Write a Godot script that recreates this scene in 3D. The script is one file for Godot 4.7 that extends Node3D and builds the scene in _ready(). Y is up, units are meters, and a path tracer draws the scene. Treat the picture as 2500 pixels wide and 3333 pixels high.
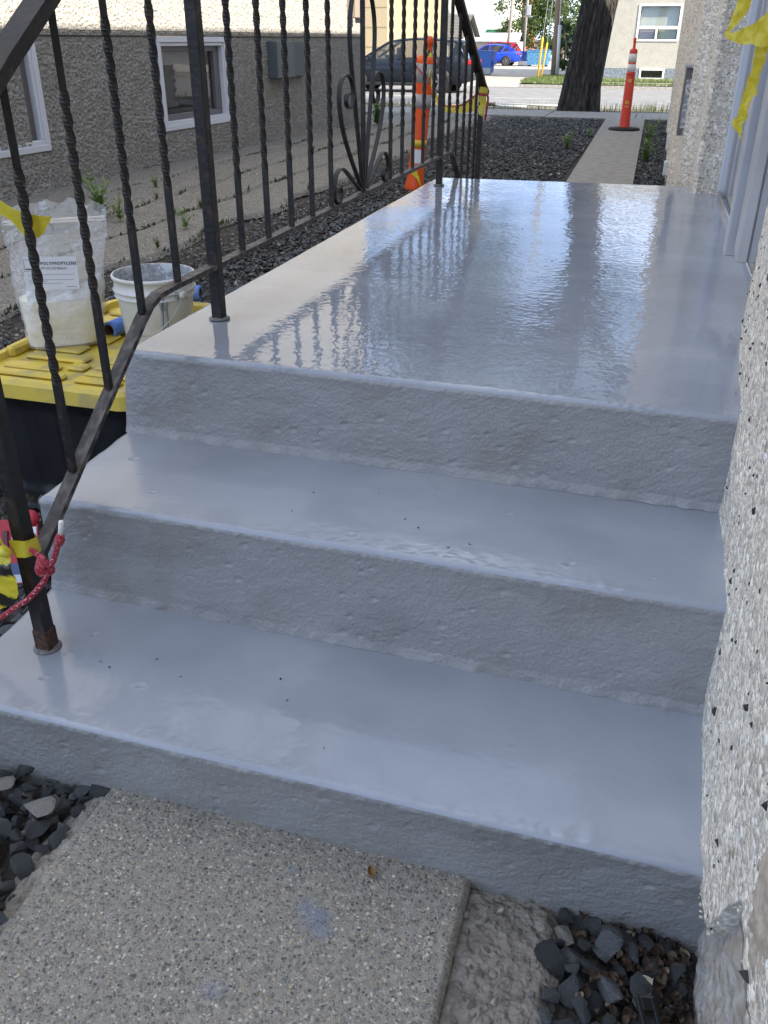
extends Node3D
# A freshly painted concrete stoop in a side yard between two apartment houses, a street beyond.
# Heights: landing surface y = 0, yard about y = -0.55, street about y = -0.95. -z runs away from the viewer.

var rng := RandomNumberGenerator.new()
var nz := FastNoiseLite.new()
var used := {}
var mats := {}
const YARD := -0.547

# ---------------------------------------------------------------- nodes
func numbered(called: String) -> String:
	if not used.has(called):
		used[called] = 0
		return called
	used[called] += 1
	return "%s_%03d" % [called, used[called]]

func put(o: Node, parent: Node, called: String) -> void:
	if parent == self:
		o.name = numbered(called)
		add_child(o)
	else:
		var n := 0
		var nm := called
		while parent.has_node(nm):
			n += 1
			nm = "%s_%03d" % [called, n]
		o.name = nm
		parent.add_child(o, true)

func tag(o: Node, label: String, category: String, group := "") -> Node:
	o.set_meta("label", label)
	o.set_meta("category", category)
	if group != "":
		o.set_meta("group", group)
	return o

func thing(called: String, label: String, category: String, at := Vector3.ZERO, turn := 0.0, group := "") -> Node3D:
	var o := Node3D.new()
	put(o, self, called)
	o.position = at
	o.rotation.y = turn
	tag(o, label, category, group)
	return o

func mi(called: String, m: Mesh, mat: Material, parent: Node = self) -> MeshInstance3D:
	var o := MeshInstance3D.new()
	o.mesh = m
	if mat:
		o.material_override = mat
	put(o, parent, called)
	return o

func obj(called: String, s: SurfaceTool, mat: Material, parent: Node = self) -> MeshInstance3D:
	s.generate_normals()
	return mi(called, s.commit(), mat, parent)

func struct(called: String, m: Mesh, mat: Material, parent: Node = self) -> MeshInstance3D:
	var o := mi(called, m, mat, parent)
	o.set_meta("kind", "structure")
	return o

func copies(called: String, m: Mesh, mat: Material, xf: Array, cols: Array, parent: Node = self) -> MultiMeshInstance3D:
	var mm := MultiMesh.new()
	mm.transform_format = MultiMesh.TRANSFORM_3D
	mm.use_colors = cols.size() > 0
	mm.mesh = m
	mm.instance_count = xf.size()
	for i in xf.size():
		mm.set_instance_transform(i, xf[i])
		if cols.size() > 0:
			mm.set_instance_color(i, cols[i])
	var o := MultiMeshInstance3D.new()
	o.multimesh = mm
	o.material_override = mat
	put(o, parent, called)
	o.set_meta("kind", "stuff")
	return o

# ---------------------------------------------------------------- shapes
func st(smooth := false) -> SurfaceTool:
	var s := SurfaceTool.new()
	s.begin(Mesh.PRIMITIVE_TRIANGLES)
	s.set_smooth_group(0 if smooth else -1)
	return s

func tri(s: SurfaceTool, a: Vector3, b: Vector3, c: Vector3) -> void:
	s.add_vertex(a); s.add_vertex(b); s.add_vertex(c)

func quad(s: SurfaceTool, a: Vector3, b: Vector3, c: Vector3, d: Vector3) -> void:
	tri(s, a, b, c); tri(s, a, c, d)

# a quad turned so that it faces along n
func face(s: SurfaceTool, a: Vector3, b: Vector3, c: Vector3, d: Vector3, n: Vector3) -> void:
	if (c - a).cross(b - a).dot(n) > 0.0:
		quad(s, a, b, c, d)
	else:
		quad(s, d, c, b, a)

func ftri(s: SurfaceTool, a: Vector3, b: Vector3, c: Vector3, n: Vector3) -> void:
	if (c - a).cross(b - a).dot(n) > 0.0:
		tri(s, a, b, c)
	else:
		tri(s, c, b, a)

# box with chamfered edges, centre xf.origin
func cbox(s: SurfaceTool, xf: Transform3D, size: Vector3, bev := 0.0) -> void:
	var h := size * 0.5
	var e: float = minf(bev, minf(h.x, minf(h.y, h.z)) * 0.9)
	var ax := [Vector3.RIGHT, Vector3.UP, Vector3.BACK]
	for k in 3:
		for sg in [-1.0, 1.0]:
			var n: Vector3 = ax[k] * sg
			var u: Vector3 = ax[(k + 1) % 3]
			var v: Vector3 = ax[(k + 2) % 3]
			var hu: float = h[(k + 1) % 3] - e
			var hv: float = h[(k + 2) % 3] - e
			var c: Vector3 = n * h[k]
			face(s, xf * (c - u * hu - v * hv), xf * (c + u * hu - v * hv), xf * (c + u * hu + v * hv), xf * (c - u * hu + v * hv), xf.basis * n)
	if e <= 0.0:
		return
	for k in 3:
		for sa in [-1.0, 1.0]:
			for sb in [-1.0, 1.0]:
				var a: Vector3 = ax[(k + 1) % 3] * sa
				var b: Vector3 = ax[(k + 2) % 3] * sb
				var ha: float = h[(k + 1) % 3]
				var hb: float = h[(k + 2) % 3]
				var l: Vector3 = ax[k] * (h[k] - e)
				var p1: Vector3 = a * ha + b * (hb - e)
				var p2: Vector3 = a * (ha - e) + b * hb
				face(s, xf * (p1 - l), xf * (p1 + l), xf * (p2 + l), xf * (p2 - l), xf.basis * (a + b))
	for sx in [-1.0, 1.0]:
		for sy in [-1.0, 1.0]:
			for sz in [-1.0, 1.0]:
				var g := Vector3(sx, sy, sz)
				ftri(s, xf * (g * Vector3(h.x, h.y - e, h.z - e)), xf * (g * Vector3(h.x - e, h.y, h.z - e)), xf * (g * Vector3(h.x - e, h.y - e, h.z)), xf.basis * g)

func box(s: SurfaceTool, lo: Vector3, hi: Vector3, bev := 0.0) -> void:
	cbox(s, Transform3D(Basis(), (lo + hi) * 0.5), (hi - lo).abs(), bev)

func one_box(called: String, lo: Vector3, hi: Vector3, mat: Material, parent: Node = self, bev := 0.0) -> MeshInstance3D:
	var s := st()
	box(s, lo, hi, bev)
	return obj(called, s, mat, parent)

# tube through points; radii: float or array
func tube(s: SurfaceTool, pts: Array, radii, sides := 8, caps := true) -> void:
	var rings := []
	var up := Vector3(0.13, 1.0, 0.21).normalized()
	for i in pts.size():
		var d: Vector3 = (pts[mini(i + 1, pts.size() - 1)] - pts[maxi(i - 1, 0)]).normalized()
		var b := d.cross(up)
		if b.length() < 0.05:
			b = d.cross(Vector3.RIGHT)
		b = b.normalized()
		up = b.cross(d).normalized()
		var r: float = radii[i] if radii is Array else radii
		var ring := []
		for k in sides:
			var a := TAU * k / sides
			ring.append(pts[i] + (b * cos(a) + up * sin(a)) * r)
		rings.append(ring)
	for i in pts.size() - 1:
		for k in sides:
			var k2 := (k + 1) % sides
			var n: Vector3 = (rings[i][k] + rings[i][k2] - pts[i] * 2.0)
			face(s, rings[i][k], rings[i][k2], rings[i + 1][k2], rings[i + 1][k], n)
	if caps:
		for e in [0, pts.size() - 1]:
			var n: Vector3 = pts[0] - pts[1] if e == 0 else pts[-1] - pts[-2]
			for k in sides:
				ftri(s, pts[e], rings[e][k], rings[e][(k + 1) % sides], n)

# flat bar swept through points that lie in a plane whose normal is w: wide along w, thin in the plane
func bar(s: SurfaceTool, pts: Array, w: Vector3, wide: float, thin: float) -> void:
	var secs := []
	for i in pts.size():
		var d: Vector3 = (pts[mini(i + 1, pts.size() - 1)] - pts[maxi(i - 1, 0)]).normalized()
		var t := d.cross(w).normalized()
		var k := 1.0
		if i > 0 and i < pts.size() - 1:
			var d1: Vector3 = (pts[i] - pts[i - 1]).normalized()
			k = 1.0 / maxf(0.5, d.dot(d1))
		var a := w * wide * 0.5
		var b := t * thin * 0.5 * k
		secs.append([pts[i] - a - b, pts[i] + a - b, pts[i] + a + b, pts[i] - a + b])
	for i in pts.size() - 1:
		for k in 4:
			var k2 := (k + 1) % 4
			var n: Vector3 = secs[i][k] + secs[i][k2] - pts[i] * 2.0
			face(s, secs[i][k], secs[i][k2], secs[i + 1][k2], secs[i + 1][k], n)
	face(s, secs[0][0], secs[0][1], secs[0][2], secs[0][3], pts[0] - pts[1])
	face(s, secs[-1][0], secs[-1][1], secs[-1][2], secs[-1][3], pts[-1] - pts[-2])

# surface of revolution about y; prof: array of Vector2(r, y) from bottom to top, seen from outside
func lathe(s: SurfaceTool, prof: Array, sides: int, xf := Transform3D()) -> void:
	for i in prof.size() - 1:
		for k in sides:
			var a := TAU * k / sides
			var b := TAU * (k + 1) / sides
			var p := Vector3(cos(a) * prof[i].x, prof[i].y, sin(a) * prof[i].x)
			var q := Vector3(cos(b) * prof[i].x, prof[i].y, sin(b) * prof[i].x)
			var p2 := Vector3(cos(a) * prof[i + 1].x, prof[i + 1].y, sin(a) * prof[i + 1].x)
			var q2 := Vector3(cos(b) * prof[i + 1].x, prof[i + 1].y, sin(b) * prof[i + 1].x)
			if prof[i].x > 1e-5:
				tri(s, xf * p, xf * q, xf * p2)
			if prof[i + 1].x > 1e-5:
				tri(s, xf * q, xf * q2, xf * p2)

# smooth grid as an indexed mesh
func grid(f: Callable, nu: int, nv: int, flip := false, color = null) -> ArrayMesh:
	var v := PackedVector3Array()
	var n := PackedVector3Array()
	var cl := PackedColorArray()
	var ix := PackedInt32Array()
	v.resize((nu + 1) * (nv + 1))
	n.resize(v.size())
	for j in nv + 1:
		for i in nu + 1:
			v[j * (nu + 1) + i] = f.call(float(i) / nu, float(j) / nv)
			if color != null:
				cl.append(color.call(float(i) / nu, float(j) / nv))
	for j in nv:
		for i in nu:
			var a := j * (nu + 1) + i
			var q := [a, a + 1, a + nu + 2, a + nu + 1]
			if flip:
				q = [a + nu + 1, a + nu + 2, a + 1, a]
			for t in [[q[0], q[1], q[2]], [q[0], q[2], q[3]]]:
				var fn := (v[t[2]] - v[t[0]]).cross(v[t[1]] - v[t[0]])
				for k in t:
					ix.append(k)
					n[k] += fn
	for k in n.size():
		n[k] = n[k].normalized() if n[k].length_squared() > 1e-20 else Vector3.UP
	var arr := []
	arr.resize(Mesh.ARRAY_MAX)
	arr[Mesh.ARRAY_VERTEX] = v
	arr[Mesh.ARRAY_NORMAL] = n
	arr[Mesh.ARRAY_INDEX] = ix
	if cl.size():
		arr[Mesh.ARRAY_COLOR] = cl
	var m := ArrayMesh.new()
	m.add_surface_from_arrays(Mesh.PRIMITIVE_TRIANGLES, arr)
	return m

func smoothed(pts: Array, per := 6) -> Array:
	var out := []
	for i in pts.size() - 1:
		var a: Vector3 = pts[maxi(i - 1, 0)]
		var b: Vector3 = pts[i]
		var c: Vector3 = pts[i + 1]
		var d: Vector3 = pts[mini(i + 2, pts.size() - 1)]
		for k in per:
			out.append(b.cubic_interpolate(c, a, d, float(k) / per))
	out.append(pts[-1])
	return out

# crumpled band between two edge curves
func ribbon(left: Array, right: Array, rough := 0.004, per := 8, color = null) -> ArrayMesh:
	var l := smoothed(left, per)
	var r := smoothed(right, per)
	var rows := l.size() - 1
	return grid(func(u: float, v: float):
		var k := int(round(v * rows))
		var p: Vector3 = l[k].lerp(r[k], u)
		var q := p * 620.0
		return p + Vector3(nz.get_noise_3dv(q), nz.get_noise_3dv(q + Vector3(31, 7, 3)), nz.get_noise_3dv(q + Vector3(5, 77, 9))) * rough * .8, 8, rows, false, color)

# angular stone: an icosphere cut by planes
func stone(sd: int, fine: bool, flat := 0.6) -> ArrayMesh:
	var r := RandomNumberGenerator.new()
	r.seed = sd
	var g := (1.0 + sqrt(5.0)) / 2.0
	var p := []
	for q in [[-1, g, 0], [1, g, 0], [-1, -g, 0], [1, -g, 0], [0, -1, g], [0, 1, g], [0, -1, -g], [0, 1, -g], [g, 0, -1], [g, 0, 1], [-g, 0, -1], [-g, 0, 1]]:
		p.append(Vector3(q[0], q[1], q[2]).normalized())
	var t := [[0, 11, 5], [0, 5, 1], [0, 1, 7], [0, 7, 10], [0, 10, 11], [1, 5, 9], [5, 11, 4], [11, 10, 2], [10, 7, 6], [7, 1, 8], [3, 9, 4], [3, 4, 2], [3, 2, 6], [3, 6, 8], [3, 8, 9], [4, 9, 5], [2, 4, 11], [6, 2, 10], [8, 6, 7], [9, 8, 1]]
	if fine:
		var t2 := []
		for f in t:
			var m := []
			for k in 3:
				p.append((p[f[k]] + p[f[(k + 1) % 3]]).normalized())
				m.append(p.size() - 1)
			t2.append_array([[f[0], m[0], m[2]], [f[1], m[1], m[0]], [f[2], m[2], m[1]], m])
		t = t2
	var cuts := []
	for k in 9:
		cuts.append([Vector3(r.randf_range(-1, 1), r.randf_range(-1, 1), r.randf_range(-1, 1)).normalized(), r.randf_range(0.30, 0.62)])
	var sc := Vector3(1.0, flat * r.randf_range(0.75, 1.25), r.randf_range(0.6, 0.95)) * 0.78
	for i in p.size():
		var v: Vector3 = p[i]
		for c in cuts:
			var d: float = v.dot(c[0]) - c[1]
			if d > 0.0:
				v -= c[0] * d
		p[i] = v * sc
	var s := st()
	for f in t:
		ftri(s, p[f[0]], p[f[1]], p[f[2]], p[f[0]] + p[f[1]] + p[f[2]])
	s.generate_normals()
	return s.commit()

# ---------------------------------------------------------------- materials
func lin(r: float, g: float, b: float) -> Color:
	return Color(r, g, b).linear_to_srgb()

func ntex(sd: int, freq: float, kind := FastNoiseLite.TYPE_SIMPLEX_SMOOTH, octaves := 4, ramp = null, size := 512) -> NoiseTexture2D:
	var n := FastNoiseLite.new()
	n.seed = sd
	n.noise_type = kind
	n.frequency = freq
	n.fractal_octaves = octaves
	if kind == FastNoiseLite.TYPE_CELLULAR:
		n.fractal_type = FastNoiseLite.FRACTAL_NONE if octaves < 2 else FastNoiseLite.FRACTAL_FBM
	var t := NoiseTexture2D.new()
	t.width = size
	t.height = size
	t.seamless = true
	t.noise = n
	if ramp:
		var g := Gradient.new()
		g.offsets = PackedFloat32Array(ramp[0])
		g.colors = PackedColorArray(ramp[1])
		t.color_ramp = g
	return t

func two(a: Color, b: Color, lo := 0.25, hi := 0.75) -> Array:
	return [[lo, hi], [a, b]]

func flatm(c: Color, rough := 0.6, metal := 0.0) -> StandardMaterial3D:
	var m := StandardMaterial3D.new()
	m.albedo_color = c
	m.roughness = rough
	m.metallic = metal
	return m

# scale: repeats per metre (Vector3 allowed)
func tex(albedo: Texture2D, rough: float, scale = 1.0, bump: Texture2D = null, cm := 0.0) -> StandardMaterial3D:
	var m := StandardMaterial3D.new()
	m.albedo_texture = albedo
	m.roughness = rough
	m.uv1_triplanar = true
	m.uv1_world_triplanar = true
	m.uv1_scale = scale if scale is Vector3 else Vector3.ONE * scale
	if bump:
		m.heightmap_enabled = true
		m.heightmap_texture = bump
		m.heightmap_scale = cm
	return m

func local(m: StandardMaterial3D) -> StandardMaterial3D:
	m.uv1_world_triplanar = false
	return m

# exposed aggregate: cement with pebbles of many tones; returns [albedo, height]
func aggregate(sd: int, size: int, count: int, rmin: float, rmax: float, cement: Color, tones: Array) -> Array:
	var r := RandomNumberGenerator.new()
	r.seed = sd
	var n := FastNoiseLite.new()
	n.seed = sd
	n.frequency = 0.05
	var col := PackedByteArray()
	var hgt := PackedByteArray()
	col.resize(size * size * 3)
	hgt.resize(size * size)
	for i in size * size:
		var k := 1.0 + 0.18 * n.get_noise_2d(i % size, i / size) + r.randf_range(-0.12, 0.12)
		col[i * 3] = int(clampf(cement.r * k, 0, 1) * 255)
		col[i * 3 + 1] = int(clampf(cement.g * k, 0, 1) * 255)
		col[i * 3 + 2] = int(clampf(cement.b * k, 0, 1) * 255)
		hgt[i] = int(90 + r.randf_range(-12, 12))
	for c in count:
		var big := pow(r.randf(), 3.0)
		var ra := lerpf(rmin, rmax, big)
		var rb := ra * r.randf_range(0.55, 0.95)
		var an := r.randf() * PI
		var x0 := r.randi() % size
		var y0 := r.randi() % size
		var t: Color = tones[r.randi() % tones.size()]
		var k := r.randf_range(0.75, 1.2)
		var ca := cos(an)
		var sa := sin(an)
		var w := int(ceil(ra)) + 1
		for dy in range(-w, w + 1):
			for dx in range(-w, w + 1):
				var u := (dx * ca + dy * sa) / ra
				var v := (dy * ca - dx * sa) / rb
				var d := u * u + v * v
				if d < 1.0:
					var i: int = posmod(y0 + dy, size) * size + posmod(x0 + dx, size)
					col[i * 3] = int(clampf(t.r * k, 0, 1) * 255)
					col[i * 3 + 1] = int(clampf(t.g * k, 0, 1) * 255)
					col[i * 3 + 2] = int(clampf(t.b * k, 0, 1) * 255)
					hgt[i] = int(clampf(110 + sqrt(1.0 - d) * (60 + 60 * big), 0, 255))
	return [ImageTexture.create_from_image(Image.create_from_data(size, size, false, Image.FORMAT_RGB8, col)), ImageTexture.create_from_image(Image.create_from_data(size, size, false, Image.FORMAT_L8, hgt))]

func build_materials() -> void:
	var cell := FastNoiseLite.TYPE_CELLULAR
	# wet paint on concrete: tone varies slightly, fine ripples on the flats, pits and trowel marks on the risers
	mats.paint_top = tex(ntex(3, 0.006, 3, 4, [[.22, .42, .6, .78], [lin(.262, .282, .320), lin(.288, .308, .350), lin(.300, .322, .365), lin(.335, .356, .395)]]), 0.10, Vector3(.8, 1.0, 1.0), ntex(4, 0.10, 3, 3), 0.033)
	mats.paint_top.roughness_texture = ntex(5, 0.008, 3, 5, [[.3, .75], [Color(.55, .55, .55), Color(1, 1, 1)]])
	mats.paint_top.roughness = 0.036
	mats.paint_top.metallic_specular = 0.55
	mats.paint_tread = mats.paint_top.duplicate()
	mats.paint_tread.roughness = 0.23
	mats.paint_top.heightmap_scale = .046
	mats.paint_side = tex(ntex(6, 0.010, 3, 5, [[.2, .45, .75], [lin(.262, .257, .248), lin(.278, .279, .277), lin(.292, .295, .296)]]), 0.40, 1.3, ntex(7, 0.12, 3, 3, null, 1024), 0.16)
	mats.paint_side.vertex_color_use_as_albedo = true
	var ag := aggregate(11, 1024, 70000, .8, 4.2, Color(.545, .525, .485), [Color(.61, .58, .525), Color(.67, .64, .58), Color(.49, .47, .435), Color(.42, .41, .395), Color(.58, .525, .44), Color(.66, .64, .60), Color(.54, .53, .51), Color(.38, .375, .37), Color(.50, .47, .43), Color(.56, .53, .49), Color(.47, .45, .42)])
	mats.aggregate = tex(ag[0], 0.85, 1.25, ag[1], 0.20)
	var ag2 := aggregate(12, 1024, 20000, 1.5, 7.0, Color(.50, .48, .45), [Color(.60, .57, .52), Color(.65, .62, .56), Color(.42, .41, .39), Color(.52, .48, .43), Color(.34, .33, .31)])
	mats.old_concrete = tex(ag2[0], 0.9, 0.8, ag2[1], 0.7)
	mats.concrete = tex(ntex(14, 0.02, 3, 6, two(lin(.25, .235, .21), lin(.36, .34, .31))), 0.9, 0.8, ntex(15, 0.08, 3, 5), 0.4)
	mats.foundation = tex(ntex(16, 0.02, 3, 6, [[.25, .5, .7], [lin(.28, .24, .19), lin(.36, .33, .29), lin(.42, .41, .40)]]), 0.9, 3.5, ntex(17, 0.05, 3, 6), 0.35)
	mats.dirt = tex(ntex(18, 0.03, 3, 6, two(lin(.035, .030, .026), lin(.085, .072, .058))), 0.95, 1.5, ntex(19, 0.08, 3, 5), 2.0)
	mats.sand = tex(ntex(20, 0.04, 3, 6, two(lin(.17, .15, .125), lin(.31, .28, .245))), 0.95, 1.7, ntex(21, 0.07, 3, 6), 1.5)
	# pebble dash of the right-hand house: cream chips with black ones
	var pd := aggregate(22, 1024, 34000, 3.0, 9.0, Color(.84, .81, .755), [Color(.90, .87, .81), Color(.86, .82, .75), Color(.92, .90, .86), Color(.80, .75, .68), Color(.89, .84, .78), Color(.85, .82, .77), Color(.90, .87, .82), Color(.87, .83, .77), Color(.92, .89, .84), Color(.82, .78, .71)])
	mats.pebble_dash = tex(pd[0], 0.85, 0.95, pd[1], 0.5)
	# rough-cast stucco of the left-hand house
	var lump := ntex(24, 0.10, 3, 3)
	mats.stucco_grey = tex(ntex(25, 0.03, 3, 5, two(lin(.25, .237, .212), lin(.33, .315, .283))), 0.95, 0.75, lump, 3.0)
	mats.stucco_cream = tex(ntex(26, 0.03, 3, 5, two(lin(.385, .37, .34), lin(.455, .44, .41))), 0.95, 0.75, lump, 2.2)
	mats.iron = tex(ntex(28, 0.03, 3, 6, [[.35, .62, .75], [lin(.009, .0075, .007), lin(.014, .0115, .010), lin(.040, .024, .016)]]), 0.55, 2.0, ntex(29, 0.09, 3, 4), 0.10)
	mats.iron_worn = tex(ntex(30, 0.04, 3, 6, [[.30, .5, .68], [lin(.020, .017, .016), lin(.045, .036, .032), lin(.13, .11, .10)]]), 0.55, 2.0, ntex(31, 0.08, 3, 5), 0.15)
	mats.rust = tex(ntex(32, 0.05, 3, 5, two(lin(.022, .014, .011), lin(.11, .045, .022))), 0.8, 4.0)
	mats.white_vinyl = flatm(lin(.62, .63, .66), 0.35)
	mats.grey_vinyl = flatm(lin(.13, .12, .125), 0.45)
	mats.glass = flatm(Color(.02, .03, .03, .12), 0.02)
	mats.glass.transparency = BaseMaterial3D.TRANSPARENCY_ALPHA
	mats.dark_room = flatm(lin(.02, .02, .022), 0.8)
	mats.alu = tex(ntex(34, 0.01, 3, 4, two(lin(.40, .405, .42), lin(.46, .465, .48))), 0.42, 1.0)
	mats.alu_white = flatm(lin(.58, .60, .65), 0.4)
	mats.black_rubber = flatm(lin(.012, .012, .012), 0.7)
	mats.tote_black = tex(ntex(36, 0.02, 3, 5, two(lin(.006, .006, .007), lin(.013, .013, .015))), 0.5, 1.5)
	mats.lid_yellow = tex(ntex(37, 0.012, 3, 6, [[.25, .42, .6], [lin(.42, .33, .11), lin(.58, .44, .075), lin(.64, .47, .055)]]), 0.45, 1.6, ntex(38, 0.05, 3, 4), 0.06)
	mats.pail = tex(ntex(39, 0.01, 3, 5, two(lin(.55, .54, .49), lin(.68, .67, .63), .3, .6)), 0.38, 2.0)
	mats.paint_wet = flatm(lin(.27, .285, .31), 0.15)
	mats.paint_smear = tex(ntex(40, 0.025, 3, 5, [[.47, .52], [lin(.25, .265, .29), lin(.55, .56, .57)]]), 0.3, 3.0)
	mats.steel = flatm(lin(.45, .45, .46), 0.3, 0.9)
	mats.foam_blue = tex(ntex(41, 0.06, 3, 2, two(lin(.10, .22, .62), lin(.16, .32, .78))), 0.8, 4.0, ntex(42, 0.09, cell, 1), 0.3)
	mats.cardboard = flatm(lin(.20, .12, .06), 0.9)
	mats.powder = tex(ntex(43, 0.02, 3, 4, two(lin(.74, .68, .55), lin(.82, .77, .66))), 0.9, 3.0, ntex(44, 0.02, 3, 4), 0.9)
	mats.powder_film = tex(ntex(45, 0.02, 3, 4, two(lin(.70, .71, .71), lin(.80, .80, .79))), 0.7, 3.0, ntex(46, 0.02, 3, 4), 0.9)
	mats.plastic_clear = flatm(Color(.95, .96, .97, .19), 0.07)
	mats.plastic_clear.transparency = BaseMaterial3D.TRANSPARENCY_ALPHA
	mats.paper = flatm(lin(.74, .75, .79), 0.6)
	mats.ink = flatm(lin(.03, .03, .035), 0.6)
	mats.tape = StandardMaterial3D.new()
	mats.tape.vertex_color_use_as_albedo = true
	mats.tape.roughness = 0.32
	mats.tape.backlight_enabled = true
	mats.tape.backlight = lin(.35, .30, .05)
	mats.rope_red = tex(ntex(47, 0.07, 3, 3, [[.60, .66], [lin(.32, .018, .032), lin(.58, .20, .22)]]), 0.8, 6.0, ntex(48, 0.12, 3, 2), 0.2)
	mats.white = flatm(lin(.72, .71, .68), 0.6)
	mats.orange = flatm(lin(.80, .105, .018), 0.42)
	mats.red_orange = flatm(lin(.66, .055, .028), 0.45)
	mats.reflective = tex(ntex(49, 0.08, cell, 1, two(lin(.34, .33, .33), lin(.44, .43, .43))), 0.4, 3.0)
	mats.reflective_white = flatm(lin(.68, .66, .63), 0.4)
	mats.bark = local(tex(ntex(50, 0.03, 3, 6, two(lin(.030, .027, .025), lin(.105, .096, .088))), 0.95, Vector3(1.6, .35, 1.6), ntex(51, 0.035, 3, 5), 7.0))
	mats.leaf = flatm(Color.WHITE, 0.5)
	mats.leaf.vertex_color_use_as_albedo = true
	mats.leaf.backlight_enabled = true
	mats.leaf.backlight = lin(.45, .55, .25)
	mats.stone = tex(ntex(52, 0.03, 3, 4, [[.25, .55, .8], [Color(.62, .62, .63), Color(.86, .86, .86), Color(1, .99, .96)]]), 0.55, 2.0, ntex(53, 0.03, 3, 5), 0.5)
	mats.stone.vertex_color_use_as_albedo = true
	mats.road = tex(ntex(54, 0.02, 3, 6, two(lin(.150, .148, .145), lin(.205, .200, .195))), 0.85, 0.25, ntex(55, 0.1, 3, 5), 0.6)
	mats.lot = tex(ntex(56, 0.02, 3, 6, two(lin(.27, .25, .215), lin(.36, .34, .30))), 0.9, 0.2, ntex(57, 0.1, 3, 4), 0.5)
	mats.lawn = tex(ntex(58, 0.03, 3, 5, two(lin(.055, .075, .022), lin(.10, .125, .045))), 0.95, 0.6)
	mats.facade = tex(ntex(59, 0.02, 3, 5, two(lin(.36, .345, .30), lin(.40, .385, .335))), 0.9, 0.3, ntex(60, 0.08, 3, 4), 0.6)
	mats.facade_base = tex(ntex(61, 0.02, 3, 4, two(lin(.15, .18, .21), lin(.18, .21, .24))), 0.9, 0.6, ntex(62, 0.03, cell, 1), 2.0)

func car_paint(c: Color) -> StandardMaterial3D:
	var m := flatm(c, 0.5, 0.0)
	m.clearcoat_enabled = true
	m.clearcoat = 0.40
	m.metallic_specular = 0.2
	m.clearcoat_roughness = 0.04
	return m

# ---------------------------------------------------------------- the stoop
func rise(v: float) -> float:
	return 0.0035 * nz.get_noise_2d(v * 130.0, 40.0) + 0.0016 * nz.get_noise_2d(v * 700.0, 9.0)

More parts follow.
